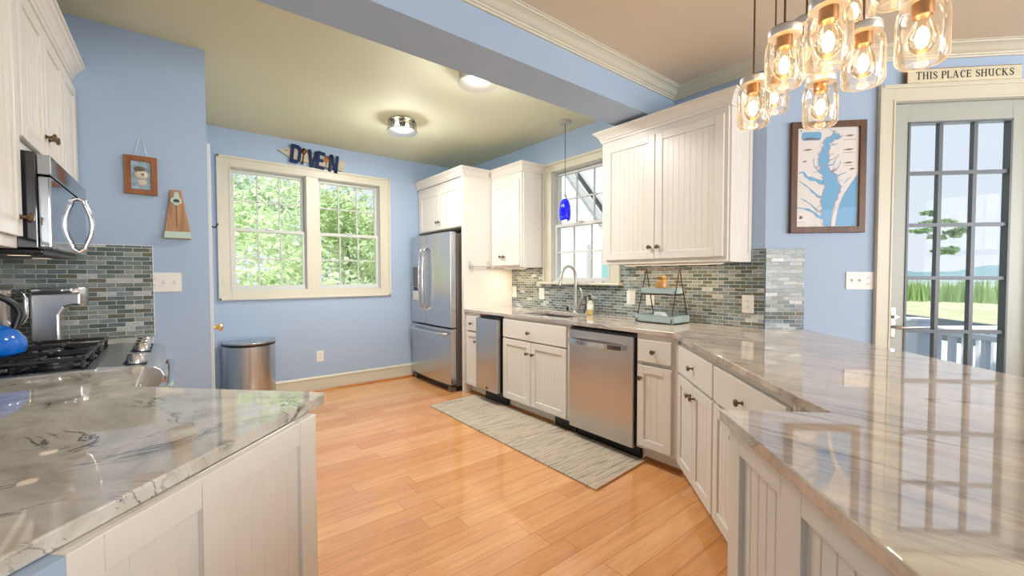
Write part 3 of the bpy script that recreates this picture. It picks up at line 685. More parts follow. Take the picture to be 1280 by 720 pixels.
for x in (.075, .44, .555, .67):
    nm = Matrix.Translation((x, .030, .9165)) @ Matrix.Rotation(math.radians(4), 4, 'X')
    kb = MB().lathe([(.032, 0), (.033, .008), (.030, .014), (.028, .034), (.024, .039), (0, .039)], (0, 0, 0), 'z', 20).xf(nm).build('control_knob', 'chrome', r)
    MB().lathe([(.038, -.004), (.038, .004), (.0, .004)], (0, 0, 0), 'z', 20).xf(nm).build('bezel', 'black', kb)
for bx, by, br in ((.15, .27, .045), (.15, .52, .036), (.38, .40, .05), (.61, .27, .040), (.61, .52, .045)):
    b = MB().lathe([(br * 1.25, .922), (br * 1.2, .932), (br, .934), (br, .942), (br * .8, .945), (0, .945)], (bx, by, 0)).build('burner', 'iron', r)
for g in range(3):
    x0 = .035 + g * .232; x1 = x0 + .226; y0, y1 = .170, .635; m = MB(); zt = .966; h = .014
    for yy in (y0, y1 - .012): m.box((x0, yy, zt - h), (x1, yy + .012, zt))
    for xx in (x0, x1 - .012): m.box((xx, y0, zt - h), (xx + .012, y1, zt))
    ym = (y0 + y1) / 2; m.box((x0, ym - .006, zt - h), (x1, ym + .006, zt))
    for yc in ((y0 + ym) / 2, (y1 + ym) / 2):
        xc = (x0 + x1) / 2
        for s in (-1, 1):
            m.prism([(yc - .005, zt - .004), (yc + .005, zt - .004), (yc + .005, zt + .006), (yc - .005, zt + .006)], xc + s * .028, xc + s * .108, 'x')
            m.box((xc - .005, yc + s * .026, zt - .004), (xc + .005, yc + s * .115, zt + .006))
    for xx in (x0, x1 - .014):
        for yy in (y0, ym - .007, y1 - .014): m.box((xx, yy, .922), (xx + .014, yy + .014, zt - .01))
    m.build('grate', 'iron', r, .004, 2)
# kettle
r = thing('kettle', 'glossy blue enamel kettle on the front burner of the range', 'kettle', (-.570, 2.435, .972))
MB().lathe([(0, 0), (.095, 0), (.112, .012), (.118, .035), (.112, .065), (.094, .092), (.066, .112), (.045, .120), (.042, .122)], seg=40).build('body', 'blueen', r)
MB().lathe([(.044, .121), (.040, .128), (.020, .134), (.012, .136), (.012, .15), (.016, .156), (.012, .163), (0, .164)]).build('lid', 'chrome', r)
MB().tube([(-.085, .085 * 0, .095), (-.10, 0, .15)] + [(.10 * math.cos(math.radians(180 - a)), 0, .15 + .085 * math.sin(math.radians(a))) for a in range(15, 180, 15)] + [(.10, 0, .15), (.085, 0, .095)], .012, 10).xf(Matrix.Rotation(math.radians(25), 4, 'Z')).build('handle', 'black', r)
MB().tube([(-.06, -.06, .06), (-.10, -.10, .10), (-.115, -.115, .125)], [.022, .015, .012], 12).build('spout', 'blueen', r)
# coffee maker
r = thing('coffee_maker', 'stainless coffee maker with overhanging head in front of the mosaic tiles', 'coffee maker', (-.475, 3.17, .915))
MB().box((-.095, -.075, 0), (.085, .075, .018)).build('base', 'steeld', r, .006)
c = [(-.095, .018), (.012, .018)] + [(.012 - .0 + .0, .16)] + [(.03, .195), (.055, .205), (.09, .205), (.09, .275), (-.095, .275)]
MB().prism(c, -.07, .07, 'y').build('column', 'steelh', r, .012, 3)
MB().lathe([(.0, .205), (.05, .205), (.053, .21), (.053, .292), (.05, .298), (0, .298)], (.055, 0, 0), 'z', 32).build('brew_head', 'steel', r)
MB().box((-.09, -.072, .275), (.06, .072, .300)).build('lid', 'steel', r, .008, 3)
MB().tube([(-.05, -.075, .285), (-.05, -.09, .285), (.02, -.09, .285), (.02, -.075, .285)], .006).build('latch', 'chrome', r)
r = thing('pitcher', 'tall stainless pitcher with loop handle left of the coffee maker', 'pitcher', (-.69, 3.10, .915))
MB().lathe([(0, 0), (.072, 0), (.076, .006), (.074, .24), (.078, .262), (.080, .268), (.080, .292), (.074, .296), (.066, .297), (0, .298)], seg=36).build('body', 'steelh', r)
MB().tube([(.07, -.02, .27), (.105, -.03, .275), (.118, -.034, .25), (.118, -.034, .16), (.105, -.03, .13), (.07, -.02, .125)], .008, 10).build('handle', 'chrome', r)

# ------------------------------------------------------------------ sink, faucets, things by the sink
r = thing('sink', 'stainless undermount sink bowl set into the countertop under the window', 'sink', (0, 0, 0))
m = MB(); z0, z1 = .70, .8835
xa, xb, ya, yb = hx0 - .006, hx1 + .006, hy0 - .006, hy1 + .006; t = .008
m.box((xa - t, ya - t, z0), (xa, yb + t, z1)).box((xb, ya - t, z0), (xb + t, yb + t, z1)).box((xa, ya - t, z0), (xb, ya, z1)).box((xa, yb, z0), (xb, yb + t, z1)).box((xa - t, ya - t, z0 - t), (xb + t, yb + t, z0))
m.build('bowl', 'steelh', r); MB().lathe([(0, z0 + .001), (.04, z0 + .002), (.045, z0 + .0005)], ((xa + xb) / 2, (ya + yb) / 2, 0)).build('drain', 'chrome', r)
r = thing('faucet', 'tall brushed nickel gooseneck faucet behind the sink', 'faucet', (3.005, 2.785, .9145))
MB().lathe([(0, 0), (.029, 0), (.029, .006), (.024, .012), (.021, .05), (.0185, .11), (.016, .15)], seg=24).build('base', 'nickel', r)
MB().tube([(0, 0, .10), (0, 0, .22), (0, 0, .34)] + [(-.095 + .095 * math.cos(math.radians(a)), 0, .35 + .095 * math.sin(math.radians(a))) for a in range(0, 165, 12)], .0145, 14).build('spout', 'nickel', r)
MB().tube([(-.184, 0, .378), (-.20, 0, .33), (-.214, 0, .285), (-.218, 0, .268)], [.0150, .0165, .0185, .017], 14).build('spray_head', 'nickel', r)
MB().tube([(0, -.018, .035), (.0, -.05, .075), (0, -.080, .14), (0, -.085, .19), (0, -.070, .225), (0, -.055, .24)], [.014, .017, .015, .011, .007, .004], 12).build('handle', 'nickel', r)
r = thing('filter_tap', 'small curved filtered-water tap right of the tall faucet', 'faucet', (3.035, 2.66, .9145))
MB().tube([(0, 0, 0), (0, 0, .15)] + [(0, -.032 + .032 * math.cos(math.radians(a)), .15 + .032 * math.sin(math.radians(a))) for a in range(15, 195, 15)], .006, 10).build('spout', 'nickel', r)
MB().lathe([(0, 0), (.02, 0), (.02, .005), (.012, .03), (.008, .045)]).build('base', 'nickel', r); MB().tube([(0, -.01, .03), (0, -.05, .04)], .005).build('lever', 'nickel', r)
r = thing('air_switch', 'short black and nickel button post left of the tall faucet', 'switch', (3.01, 2.895, .9145))
MB().lathe([(0, 0), (.018, 0), (.018, .006), (.011, .012), (.011, .04), (0, .04)]).build('post', 'nickel', r); MB().lathe([(.0115, .012), (.0115, .052), (.008, .056), (0, .056)]).build('cap', 'black', r)
r = thing('soap_bottle', 'pump soap bottle with pale label on the counter right of the faucet', 'bottle', (2.965, 2.565, .9145))
MB().lathe([(0, 0), (.027, 0), (.03, .004), (.03, .105), (.026, .118), (.012, .126), (.011, .135), (0, .135)], seg=24).build('bottle', 'soap', r)
MB().lathe([(.0304, .004), (.0304, .045), ]).build('label', 'yel', r); MB().lathe([(.0304, .05), (.0304, .098)]).build('label', 'label', r)
MB().lathe([(.013, .133), (.013, .148), (.005, .150), (.004, .170), (.010, .172), (.010, .180), (0, .181)]).tube([(0, 0, .175), (-.03, 0, .175), (-.036, 0, .168)], .005).build('pump', 'black', r)
# window-sill shells
for i, (y, kx, rot) in enumerate([(3.33, 'smallest pale shell at the left end of the sink window sill', 0), (2.83, 'tan shell on the sink window sill behind the faucet', 40), (2.62, 'third scallop shell from the left on the sink window sill', 100), (2.50, 'reddish scallop shell on the sink window sill near its right end', 200), (2.37, 'flat shell at the right end of the sink window sill', 300)]):
    m = MB(); n = 12; vs = [(0, -.012, .001)]
    for k in range(n + 1):
        a = PI * k / n; q = .017 * (1 + .07 * (k % 2)); vs.append((q * math.cos(a), q * math.sin(a) - .006, .003))
    vs2 = [(0, -.010, .006)] + [(x * .62, y2 * .62, .015 - .003 * (k % 2)) for k, (x, y2, z) in enumerate(vs[1:])]
    N = n + 1; m.add(vs + vs2, [list(range(N, -1, -1))] + [(N + 1, N + 2 + k, N + 3 + k) for k in range(n)] + [(1 + k, 2 + k, N + 3 + k, N + 2 + k) for k in range(n)] + [(0, 1, N + 2, N + 1), (0, N + 1, 2 * N + 1, N)], True)
    tag(place(m.build('seashell', ['shell', 'shell', 'pink', 'copper', 'shell'][i] if i != 3 else 'pink'), (3.06, y, 1.2055), rot), kx, 'shell', 'shells on the sink window sill')
# tiered tray
r = thing('tiered_tray', 'two-tier whitewashed tray in a dark rod frame under the large wall cabinet', 'tray', (2.915, 1.80, .9145), -90)
def tray(x0, x1, y0, y1, z, h, nm):
    m = MB(); t = .008
    m.box((x0, y0, z), (x1, y1, z + t)).box((x0, y0, z), (x1, y0 + t, z + h)).box((x0, y1 - t, z), (x1, y1, z + h)).box((x0, y0, z), (x0 + t, y1, z + h)).box((x1 - t, y0, z), (x1, y1, z + h))
    return m.build(nm, 'galv', r, .002)
tray(-.165, .155, -.115, .115, .002, .056, 'lower_tray'); tray(-.145, .135, -.070, .070, .215, .048, 'upper_tray')
for x in (-.150, .140):
    for s in (-1, 1): MB().tube([(x, s * .118, .01), (x * .97, s * .004, .402)], .0042, 8).build('leg_rod', 'rod', r)
MB().tube([(-.146, 0, .402), (.136, 0, .402)], .0045, 8).build('top_rod', 'rod', r)
for s in (-1, 1): MB().tube([(-.15, s * .072, .212), (.142, s * .072, .212)], .0035, 8).build('shelf_rod', 'rod', r)
tag(place(MB().lathe([(0, 0), (.042, 0), (.046, .008), (.046, .078), (.040, .096), (.036, .101), (.038, .122), (.034, .127), (0, .127)], seg=24).build('amber_jar', 'amber'), (2.90, 1.80, 1.1385)), 'amber stoneware jar on the upper tier of the tray', 'jar')
r = thing('glass_trinket', 'small milky glass house with white label on the lower tray', 'ornament', (2.87, 1.79, .925), -90)
MB().prism([(-.05, 0), (.05, 0), (.05, .04), (.02, .07), (-.03, .07), (-.05, .045)], -.03, .03, 'y').build('body', 'milk', r, .006)
MB().box((.0, -.034, .004), (.05, -.030, .042)).build('label', 'label', r)
# towel bar on the tall panel
r = thing('towel_bar', 'short nickel towel bar on the white panel beside the refrigerator', 'towel bar', (0, 3.8625, 0))
MB().tube([(2.485, -.035, 1.372), (2.745, -.035, 1.372)], .007).build('bar', 'nickel', r)
for x in (2.497, 2.735): MB().box((x - .016, -.045, 1.352), (x + .016, -.0, 1.366)).box((x - .016, -.008, 1.352), (x + .016, 0, 1.43)).box((x - .016, -.045, 1.352), (x + .016, -.03, 1.39)).build('bracket', 'nickel', r, .003)

# ------------------------------------------------------------------ electrical plates (local x right, y into wall)
def plate(label, loc, rz, w, h, items, name='wall_plate', cat='outlet', group=None):
    r = thing(name, label, cat, loc, rz, group)
    MB().box((-w / 2, -.006, -h / 2), (w / 2, 0, h / 2)).build('plate', 'white', r, .002)
    for k, x in items:
        if k == 'o':
            for dz in (-.021, .021):
                q = MB().lathe([(.0165, 0), (.0165, -.0075), (0, -.0075)], (x, 0, dz), 'y', 20).build('socket', 'white', r)
                MB().box((x - .007, -.0085, dz - .003), (x - .005, -.007, dz + .006)).box((x + .005, -.0085, dz - .003), (x + .007, -.007, dz + .006)).box((x - .002, -.0085, dz - .010), (x + .002, -.007, dz - .007)).build('slots', 'slot', q)
        elif k == 't':
            q = MB().box((x - .005, -.008, -.012), (x + .005, -.0055, .012)).build('toggle_slot', 'trim', r); MB().box((x - .004, -.018, -.001), (x + .004, -.007, .008)).build('toggle', 'white', q, .001)
        elif k == 'r': MB().box((x - .016, -.009, -.033), (x + .016, -.005, .033)).build('rocker', 'white', r, .002)
    return r
yt = XW - T
plate('white rocker plate on mosaic tile nearest the refrigerator panel', (yt, 3.814, 1.08), -90, .075, .118, [('r', 0)], 'switch_plate', 'switch', 'plates on the sink wall tiles')
plate('white rocker plate on mosaic tile just left of the sink window sill end', (yt, 3.343, 1.078), -90, .08, .122, [('r', 0)], 'switch_plate', 'switch', 'plates on the sink wall tiles')
plate('white plate on mosaic tile left of the tiered tray', (yt, 2.207, 1.08), -90, .085, .118, [('r', 0)], 'switch_plate', 'switch', 'plates on the sink wall tiles')
plate('white plate on mosaic tile seen through the tiered tray', (yt, 2.018, 1.082), -90, .078, .118, [('r', 0)], 'switch_plate', 'switch', 'plates on the sink wall tiles')
plate('white duplex outlet on mosaic tile right of the tiered tray', (yt, 1.252, 1.074), -90, .078, .124, [('o', 0)])
plate('white duplex outlet low on the blue back wall', (1.232, YB, .386), 0, .074, .118, [('o', 0)])
plate('white three-gang plate on the wall beside the range backsplash', (-.055, YS, 1.235), 0, .165, .118, [('o', -.05), ('t', 0), ('t', .05)], 'switch_plate', 'switch')
s_ = .586; plate('white three-gang plate below the framed map', (DX + s_ * S2, DY - s_ * S2, 1.236), -45, .168, .116, [('t', -.048), ('t', 0), ('o', .05)], 'switch_plate', 'switch')

# ------------------------------------------------------------------ rug and bin
m = MB(); nx, ny = 12, 60; vs = []
for zt in (0.0, 1.0):
    for j in range(ny + 1):
        for i in range(nx + 1):
            u, v = i / nx, j / ny; x = 1.912 + .575 * u; y = 1.615 + .045 * u + (2.065) * v
            vs.append((x, y + .004 * math.sin(i * 2.1) * (v in (0, 1)), (.0095 + .0012 * math.sin(u * 3 + j * .4)) * zt + .0005))
W1 = nx + 1; N1 = W1 * (ny + 1)
f = [(j * W1 + i + N1, j * W1 + i + 1 + N1, (j + 1) * W1 + i + 1 + N1, (j + 1) * W1 + i + N1) for j in range(ny) for i in range(nx)]
f += [(j * W1 + i, (j + 1) * W1 + i, (j + 1) * W1 + i + 1, j * W1 + i + 1) for j in range(ny) for i in range(nx)]
for i in range(nx): f += [(i, i + 1, i + 1 + N1, i + N1), (ny * W1 + i, ny * W1 + i + N1, ny * W1 + i + 1 + N1, ny * W1 + i + 1)]
for j in range(ny): f += [(j * W1, j * W1 + N1, (j + 1) * W1 + N1, (j + 1) * W1), (j * W1 + nx, (j + 1) * W1 + nx, (j + 1) * W1 + nx + N1, j * W1 + nx + N1)]
r = thing('rug', 'long striped beige runner rug on the wood floor before the sink cabinets', 'rug')
m.add(vs, f, True).build('weave', 'rug', r)
MB().box((1.912, 1.602, .001), (2.20, 1.622, .014)).xf(Matrix.Translation((0, 0, 0))).build('binding', 'rugedge', r, .004) if False else MB().tube([(1.912 + .59 * i / 8, 1.612 + .045 * i / 8, .008) for i in range(9)], .0075, 8).build('binding', 'rugedge', r)
r = thing('trash_can', 'half-round stainless step bin standing below the back window', 'trash can', (.555, YB - .035, 0))
def dshape(a, b, n=24): return [(-a, 0)] + [(-a * math.cos(PI * i / n), -b * math.sin(PI * i / n) - .04) for i in range(n + 1)] + [(a, 0)]
m = MB().prism(dshape(.225, .27), .03, .60); o = m.build('body', 'steelh', r); [setattr(p, 'use_smooth', True) for p in o.data.polygons]; o.data.set_sharp_from_angle(angle=math.radians(38))
MB().prism(dshape(.22, .265), 0, .03).build('base', 'black', r)
m = MB().prism(dshape(.228, .273), .602, .622); m.build('lid_rim', 'black', r, .004)
m = MB().prism(dshape(.229, .274), .622, .640); m.build('lid', 'steel', r, .006)
MB().box((-.05, -.36, .012), (.05, -.30, .022)).build('pedal', 'steelh', r, .004)

# ------------------------------------------------------------------ wall decoration
def text_mesh(s, size, depth):
    cu = bpy.data.curves.new('t', 'FONT'); cu.body = s; cu.size = size; cu.extrude = depth; cu.align_x = 'CENTER'; cu.align_y = 'CENTER'
    o = bpy.data.objects.new('t', cu); C.objects.link(o); bpy.context.view_layer.update()
    me = bpy.data.meshes.new_from_object(o.evaluated_get(bpy.context.evaluated_depsgraph_get())); bpy.data.objects.remove(o); return me
# framed map (local x right along the turned wall)
ps = (.144 + .598) / 2; pz = 1.912
r = thing('framed_map', 'dark wood framed nautical bay map on the blue wall beside the door', 'picture', (DX + ps * S2, DY - ps * S2, pz), -45)
w, h, fw = .454, .724, .040
m = MB()
def frame_bars(m, w, h, fw, y0, y1):
    m.prism([(-w / 2, -h / 2), (-w / 2, h / 2), (-w / 2 + fw, h / 2 - fw), (-w / 2 + fw, -h / 2 + fw)], y0, y1, 'y'); m.prism([(w / 2, -h / 2), (w / 2, h / 2), (w / 2 - fw, h / 2 - fw), (w / 2 - fw, -h / 2 + fw)], y0, y1, 'y')
    m.prism([(-w / 2, h / 2), (w / 2, h / 2), (w / 2 - fw, h / 2 - fw), (-w / 2 + fw, h / 2 - fw)], y0, y1, 'y'); m.prism([(-w / 2, -h / 2), (w / 2, -h / 2), (w / 2 - fw, -h / 2 + fw), (-w / 2 + fw, -h / 2 + fw)], y0, y1, 'y')
frame_bars(m, w, h, fw, -.026, -.001); m.build('frame', 'mapframe', r, .003)
pw, ph = w - 2 * fw, h - 2 * fw
MB().box((-pw / 2 - .004, -.012, -ph / 2 - .004), (pw / 2 + .004, -.004, ph / 2 + .004)).build('map_sheet', 'paper', r)
def mp(x, y): return (-pw / 2 + (x - 64) / 332 * pw, ph / 2 - (y - 90) / 562 * ph)
def ribbon(m, pts, w0, w1, y):
    P = [Vector(mp(*p)) for p in pts]; n = len(P); q = []
    for i in range(n):
        d = (P[min(i + 1, n - 1)] - P[max(i - 1, 0)]).normalized(); nn = Vector((-d.y, d.x)); ww = (w0 + (w1 - w0) * i / (n - 1)) / 332 * pw / 2 * (1 + .35 * math.sin(i * 2.7))
        q.append((P[i] + nn * ww, P[i] - nn * ww))
    for i in range(n - 1): m.add([(v.x, y, v.y) for v in (q[i][0], q[i + 1][0], q[i + 1][1], q[i][1])], [(0, 1, 2, 3)])
bay = [(262, 112), (248, 138), (216, 152), (200, 175), (206, 200), (190, 225), (182, 255), (178, 285), (191, 310), (185, 335), (202, 360), (206, 390), (216, 415), (212, 450), (205, 480), (194, 510), (206, 540), (198, 570), (206, 600), (212, 648), (258, 648), (262, 600), (268, 560), (275, 520), (290, 480), (302, 450), (306, 425), (290, 400), (282, 375), (275, 350), (255, 345), (240, 330), (230, 300), (241, 270), (235, 240), (241, 205), (236, 182), (256, 166), (276, 160), (297, 145), (290, 125), (272, 124)]
def jag(pts, k, amp):
    out = []
    for i in range(len(pts)):
        a, b = pts[i], pts[(i + 1) % len(pts)]
        for j in range(k):
            t_ = j / k; out.append((a[0] + (b[0] - a[0]) * t_ + random.uniform(-amp, amp), a[1] + (b[1] - a[1]) * t_ + random.uniform(-amp, amp)))
    return out
m = MB(); jb = jag(bay, 3, 4.5); m.add([(mp(*p)[0], -.0126, mp(*p)[1]) for p in jb], [list(range(len(jb)))])
oc = [(392, 356), (372, 385), (350, 420), (330, 452), (310, 490), (296, 530), (286, 580), (278, 648), (392, 650)]; m.add([(mp(*p)[0], -.0126, mp(*p)[1]) for p in oc], [list(range(len(oc)))])
for pts, a, b in [([(212, 402), (190, 396), (170, 385), (140, 376), (120, 368), (110, 356), (100, 338), (76, 342)], 26, 8), ([(198, 484), (180, 478), (165, 462), (150, 450), (135, 432), (110, 412), (78, 388)], 14, 4), ([(208, 604), (180, 590), (160, 570), (130, 553), (100, 546), (68, 540)], 18, 6), ([(180, 560), (160, 540), (140, 520), (110, 500), (84, 486)], 9, 4), ([(230, 305), (262, 298), (272, 268), (290, 242)], 9, 3), ([(250, 345), (275, 330), (292, 310), (302, 280)], 8, 3), ([(278, 372), (310, 352), (336, 346)], 7, 3), ([(238, 192), (262, 188), (286, 180)], 7, 3), ([(188, 338), (168, 318), (156, 300), (152, 262)], 6, 3), ([(258, 120), (246, 104), (234, 94)], 4, 2), ([(320, 405), (340, 385), (355, 372)], 5, 3)]: ribbon(m, pts, a, b, -.0128)
m.add([(mp(*p)[0], -.0126, mp(*p)[1]) for p in [(88, 118), (96, 112), (184, 112), (194, 120), (194, 150), (186, 160), (96, 160), (86, 150)]], [list(range(8))])
m.build('bay_print', 'water', r)
m = MB(); ribbon(m, jb + jb[:1], 3.5, 3.5, -.0128); random.seed(11)
for q in range(34):
    bx_, by_ = random.choice(jb); a_ = random.uniform(-.9, .9) + (PI if bx_ < 235 else 0); ln = random.uniform(14, 40); x_, y_ = bx_, by_; pts = [(x_, y_)]
    for k_ in range(4): a_ += random.uniform(-.5, .5); x_ += math.cos(a_) * ln / 4; y_ += math.sin(a_) * ln / 4; pts.append((min(388, max(68, x_)), min(644, max(96, y_))))
    ribbon(m, pts, 5, 2, -.0129)
m.build('shore_print', 'pink', r)
m = MB()
for x, y, q in ((344, 138, 30), (340, 216, 34), (340, 290, 30), (120, 212, 30), (105, 278, 14), (360, 326, 16)):
    m.add([(mp(*p)[0], -.0127, mp(*p)[1]) for p in ((x - q, y + 4), (x, y - 5), (x + q, y - 2), (x + q * .3, y + 5))], [(0, 1, 2, 3)])
for x, y, q in ((345, 160, 34), (340, 232, 30), (342, 306, 24), (92, 622, 14)): m.add([(mp(*p)[0], -.0127, mp(*p)[1]) for p in ((x - q, y), (x + q, y), (x + q, y + 2), (x - q, y + 2))], [(0, 1, 2, 3)])
m.add([(mp(90 + 13 * math.cos(i * PI / 8) * (1 if i % 2 else .6), 0)[0], -.0127, mp(0, 597 + 13 * math.sin(i * PI / 8) * (1 if i % 2 else .6))[1]) for i in range(16)], [list(range(16))])
m.add([(mp(*p)[0], -.0130, mp(*p)[1]) for p in ((96, 152), (120, 142), (186, 150), (186, 154), (96, 156))], [list(range(5))])
m.build('map_drawings', 'ink', r)
m = MB()
for x, y in ((84, 104), (394, 97), (66, 640), (374, 640)): m.add([(mp(x + 4 * math.cos(i * PI / 4), 0)[0], -.0128, mp(0, y + 4 * math.sin(i * PI / 4))[1]) for i in range(8)], [list(range(8))])
m.build('pins', 'slot', r)
MB().box((-pw / 2, -.0185, -ph / 2), (pw / 2, -.0165, ph / 2)).build('glass', 'pane', r)
# THIS PLACE SHUCKS sign on the door casing
ss = (.812 + 1.470) / 2
r = thing('wooden_sign', 'long cream sign reading THIS PLACE SHUCKS above the glazed door', 'sign', (DX + ss * S2, DY - ss * S2, 2.4865), -45)
MB().box((-.322, -.034, 0), (.322, -.012, .084)).build('board', 'signw', r, .004); MB().box((-.3245, -.0335, .001), (-.3215, -.0125, .083)).box((-.32, -.0335, .0835), (.32, -.0125, .0855)).build('worn_edge', 'signedge', r)
GL = {'T': [((0, 1), (.8, 1), .09), ((.4, 1), (.4, 0), .17), ((0, 1), (.02, .84), .06), ((.8, 1), (.78, .84), .06), ((.25, .02), (.55, .02), .06)],
      'H': [((.12, 1), (.12, 0), .17), ((.72, 1), (.72, 0), .17), ((.12, .53), (.72, .53), .08), ((0, .97), (.26, .97), .06), ((0, .03), (.26, .03), .06), ((.58, .97), (.86, .97), .06), ((.58, .03), (.86, .03), .06)],
      'I': [((.14, 1), (.14, 0), .17), ((0, .97), (.28, .97), .06), ((0, .03), (.28, .03), .06)],
      'P': [((.12, 1), (.12, 0), .17), ((0, .03), (.28, .03), .06), ((.0, .97), (.45, .97), .08), ((.45, .97), (.62, .86), .13), ((.62, .86), (.62, .64), .15), ((.62, .64), (.45, .5), .12), ((.45, .48), (.12, .48), .08)],
      'L': [((.12, 1), (.12, 0), .17), ((0, .97), (.28, .97), .06), ((.0, .04), (.62, .04), .09), ((.62, .0), (.64, .24), .07)],
      'A': [((.42, 1), (.06, 0), .08), ((.42, 1), (.76, 0), .17), ((.18, .34), (.62, .34), .07), ((-.04, .03), (.18, .03), .06), ((.62, .03), (.88, .03), .06)],
      'C': [((.78, .74), (.72, .9), .09), ((.72, .9), (.48, .99), .08), ((.48, .99), (.2, .84), .13), ((.2, .84), (.1, .5), .17), ((.1, .5), (.2, .16), .16), ((.2, .16), (.48, .02), .12), ((.48, .02), (.78, .18), .08)],
      'E': [((.12, 1), (.12, 0), .17), ((0, .96), (.62, .96), .08), ((.12, .52), (.5, .52), .08), ((0, .04), (.64, .04), .09), ((.62, .98), (.62, .8), .06), ((.64, .02), (.66, .22), .06), ((.5, .62), (.5, .42), .06)],
      'S': [((.58, .76), (.54, .92), .09), ((.54, .92), (.3, .99), .08), ((.3, .99), (.08, .84), .11), ((.08, .84), (.12, .64), .15), ((.12, .64), (.5, .42), .17), ((.5, .42), (.58, .2), .15), ((.58, .2), (.34, .02), .11), ((.34, .02), (.04, .08), .08), ((.04, .08), (.02, .26), .07)],
      'U': [((.12, 1), (.12, .28), .17), ((.12, .28), (.34, .03), .12), ((.34, .03), (.58, .1), .08), ((.70, 1), (.70, 0), .13), ((0, .97), (.26, .97), .06), ((.56, .97), (.84, .97), .06)],
      'K': [((.12, 1), (.12, 0), .17), ((.68, 1), (.16, .46), .07), ((.3, .6), (.74, 0), .17), ((0, .97), (.26, .97), .06), ((0, .03), (.26, .03), .06), ((.54, .97), (.82, .97), .06), ((.62, .03), (.9, .03), .06)]}
m = MB(); cxx = 0; segs = []
for ch in 'THIS PLACE SHUCKS':
    if ch == ' ': cxx += .52; continue
    wd = max(max(a[0], b[0]) for a, b, _ in GL[ch])
    segs.append([((a[0] + cxx, a[1]), (b[0] + cxx, b[1]), q) for a, b, q in GL[ch]]); cxx += wd + .24
kx = .545 / (cxx - .24); kz = .044
for i_, sg in enumerate(segs):
    m = MB()
    for n_, (a, b, q) in enumerate(sg):
        A_, B_ = Vector((a[0] * kx, a[1] * kz)), Vector((b[0] * kx, b[1] * kz)); d_ = (B_ - A_).normalized(); nn = Vector((-d_.y, d_.x)) * q * .042 / 2; A_ -= d_ * .0012; B_ += d_ * .0012
        yy = -.0348 - .00004 * n_; m.prism([(v.x - .272, v.y + .020) for v in (A_ - nn, B_ - nn, B_ + nn, A_ + nn)], yy, -.0335, 'y')
    m.build('letter', 'signink', r)

# DIVE IN fish sign
r = thing('fish_sign', 'driftwood fish sign with navy letters reading DIVE IN above the back window', 'sign', (.86, YB - .004, 2.575)); 
r.rotation_euler = (0, math.radians(6.5), 0)
MB().prism([(-.015, 0), (.09, .052), (.115, .055), (.50, .045), (.545, .03), (.655, .075), (.655, -.065), (.545, -.035), (.50, -.055), (.115, -.055)], -.018, -.002, 'y').build('fish_board', 'fish', r, .003)
MB().lathe([(0, -.020), (.006, -.020), (.006, -.017)], (.066, 0, .012), 'y').build('fish_eye', 'signink', r)
def letter(polys, x, nm):
    m = MB()
    for p in polys: m.prism([(.105 + (x + a - .105) * .857, b) for a, b in p], -.040, -.018, 'y')
    m.build('letter', 'navy', r, .002)
H2 = .095; b_ = .034
letter([[(0, -H2), (b_, -H2), (b_, H2), (0, H2)], [(b_, H2), (.085, H2), (.118, .066), (.118, -.062), (.085, -H2), (b_, -H2), (b_, -.065), (.074, -.065), (.086, -.05), (.086, .054), (.074, .066), (b_, .066)]], .105, 'D')
letter([[(0, H2 * .9), (.036, H2 * .9), (.063, -.03), (.090, H2 * .9), (.125, H2 * .9), (.080, -H2), (.046, -H2)]], .292, 'V')
letter([[(0, -H2), (b_, -H2), (b_, H2), (0, H2)], [(b_, H2), (.098, H2), (.098, H2 - .03), (b_, H2 - .03)], [(b_, .016), (.085, .016), (.085, -.014), (b_, -.014)], [(b_, -H2 + .03), (.10, -H2 + .03), (.10, -H2), (b_, -H2)]], .400, 'E')
letter([[(0, -H2), (.032, -H2), (.032, H2), (0, H2)], [(.078, -H2), (.110, -H2), (.110, H2), (.078, H2)], [(.004, H2), (.036, H2), (.106, -H2), (.074, -H2)]], .555, 'N')
MB().lathe([(0, -.036), (.012, -.035), (.022, -.028), (.026, -.022), (.022, -.018)], (.231, 0, .052), 'y', 20, .85, 1.35).tube([(.231, -.026, .022), (.230, -.026, -.03), (.229, -.026, -.088)], [.006, .005, .012], 8).build('spoon', 'spoon', r)
m = MB().prism([(.444, .012), (.456, .0), (.474, .0), (.486, .012), (.486, .035), (.444, .035)], -.034, -.024, 'y')
for i in range(4): m.box((.444 + i * .0117, -.034, .035), (.4507 + i * .0117, -.024, .072))
m.build('fork', 'spoon', r, .002); MB().tube([(.465, -.028, .003), (.464, -.028, -.088)], [.004, .007], 8).build('fork_handle', 'nickel', r)
# framed oyster picture hanging by a cord
r = thing('framed_picture', 'small orange-wood framed oyster shell picture on the left partition wall', 'picture', (-.149, YS, 1.868))
w, h, fw = .148, .225, .030
m = MB(); frame_bars(m, w, h, fw, -.024, -.002); m.build('frame', 'orangewood', r, .002)
MB().box((-w / 2 + fw - .003, -.012, -h / 2 + fw - .003), (w / 2 - fw + .003, -.006, h / 2 - fw + .003)).build('backing', 'oystbg', r)
def blob(m, cx, cz, rx, rz_, y0, y1, sd):
    random.seed(sd); n = 20; jit = [1 + random.uniform(-.12, .12) for _ in range(n)]
    rings = []
    for f_, y in ((1, y0), (.92, (y0 + y1) / 2), (.55, y1)): rings.append([(cx + rx * f_ * jit[i] * math.cos(2 * PI * i / n), y, cz + rz_ * f_ * jit[i] * math.sin(2 * PI * i / n)) for i in range(n)])
    vs = [v for q in rings for v in q]; m.add(vs, [(a * n + i, a * n + (i + 1) % n, (a + 1) * n + (i + 1) % n, (a + 1) * n + i) for a in range(2) for i in range(n)] + [list(range(2 * n, 3 * n))], True)
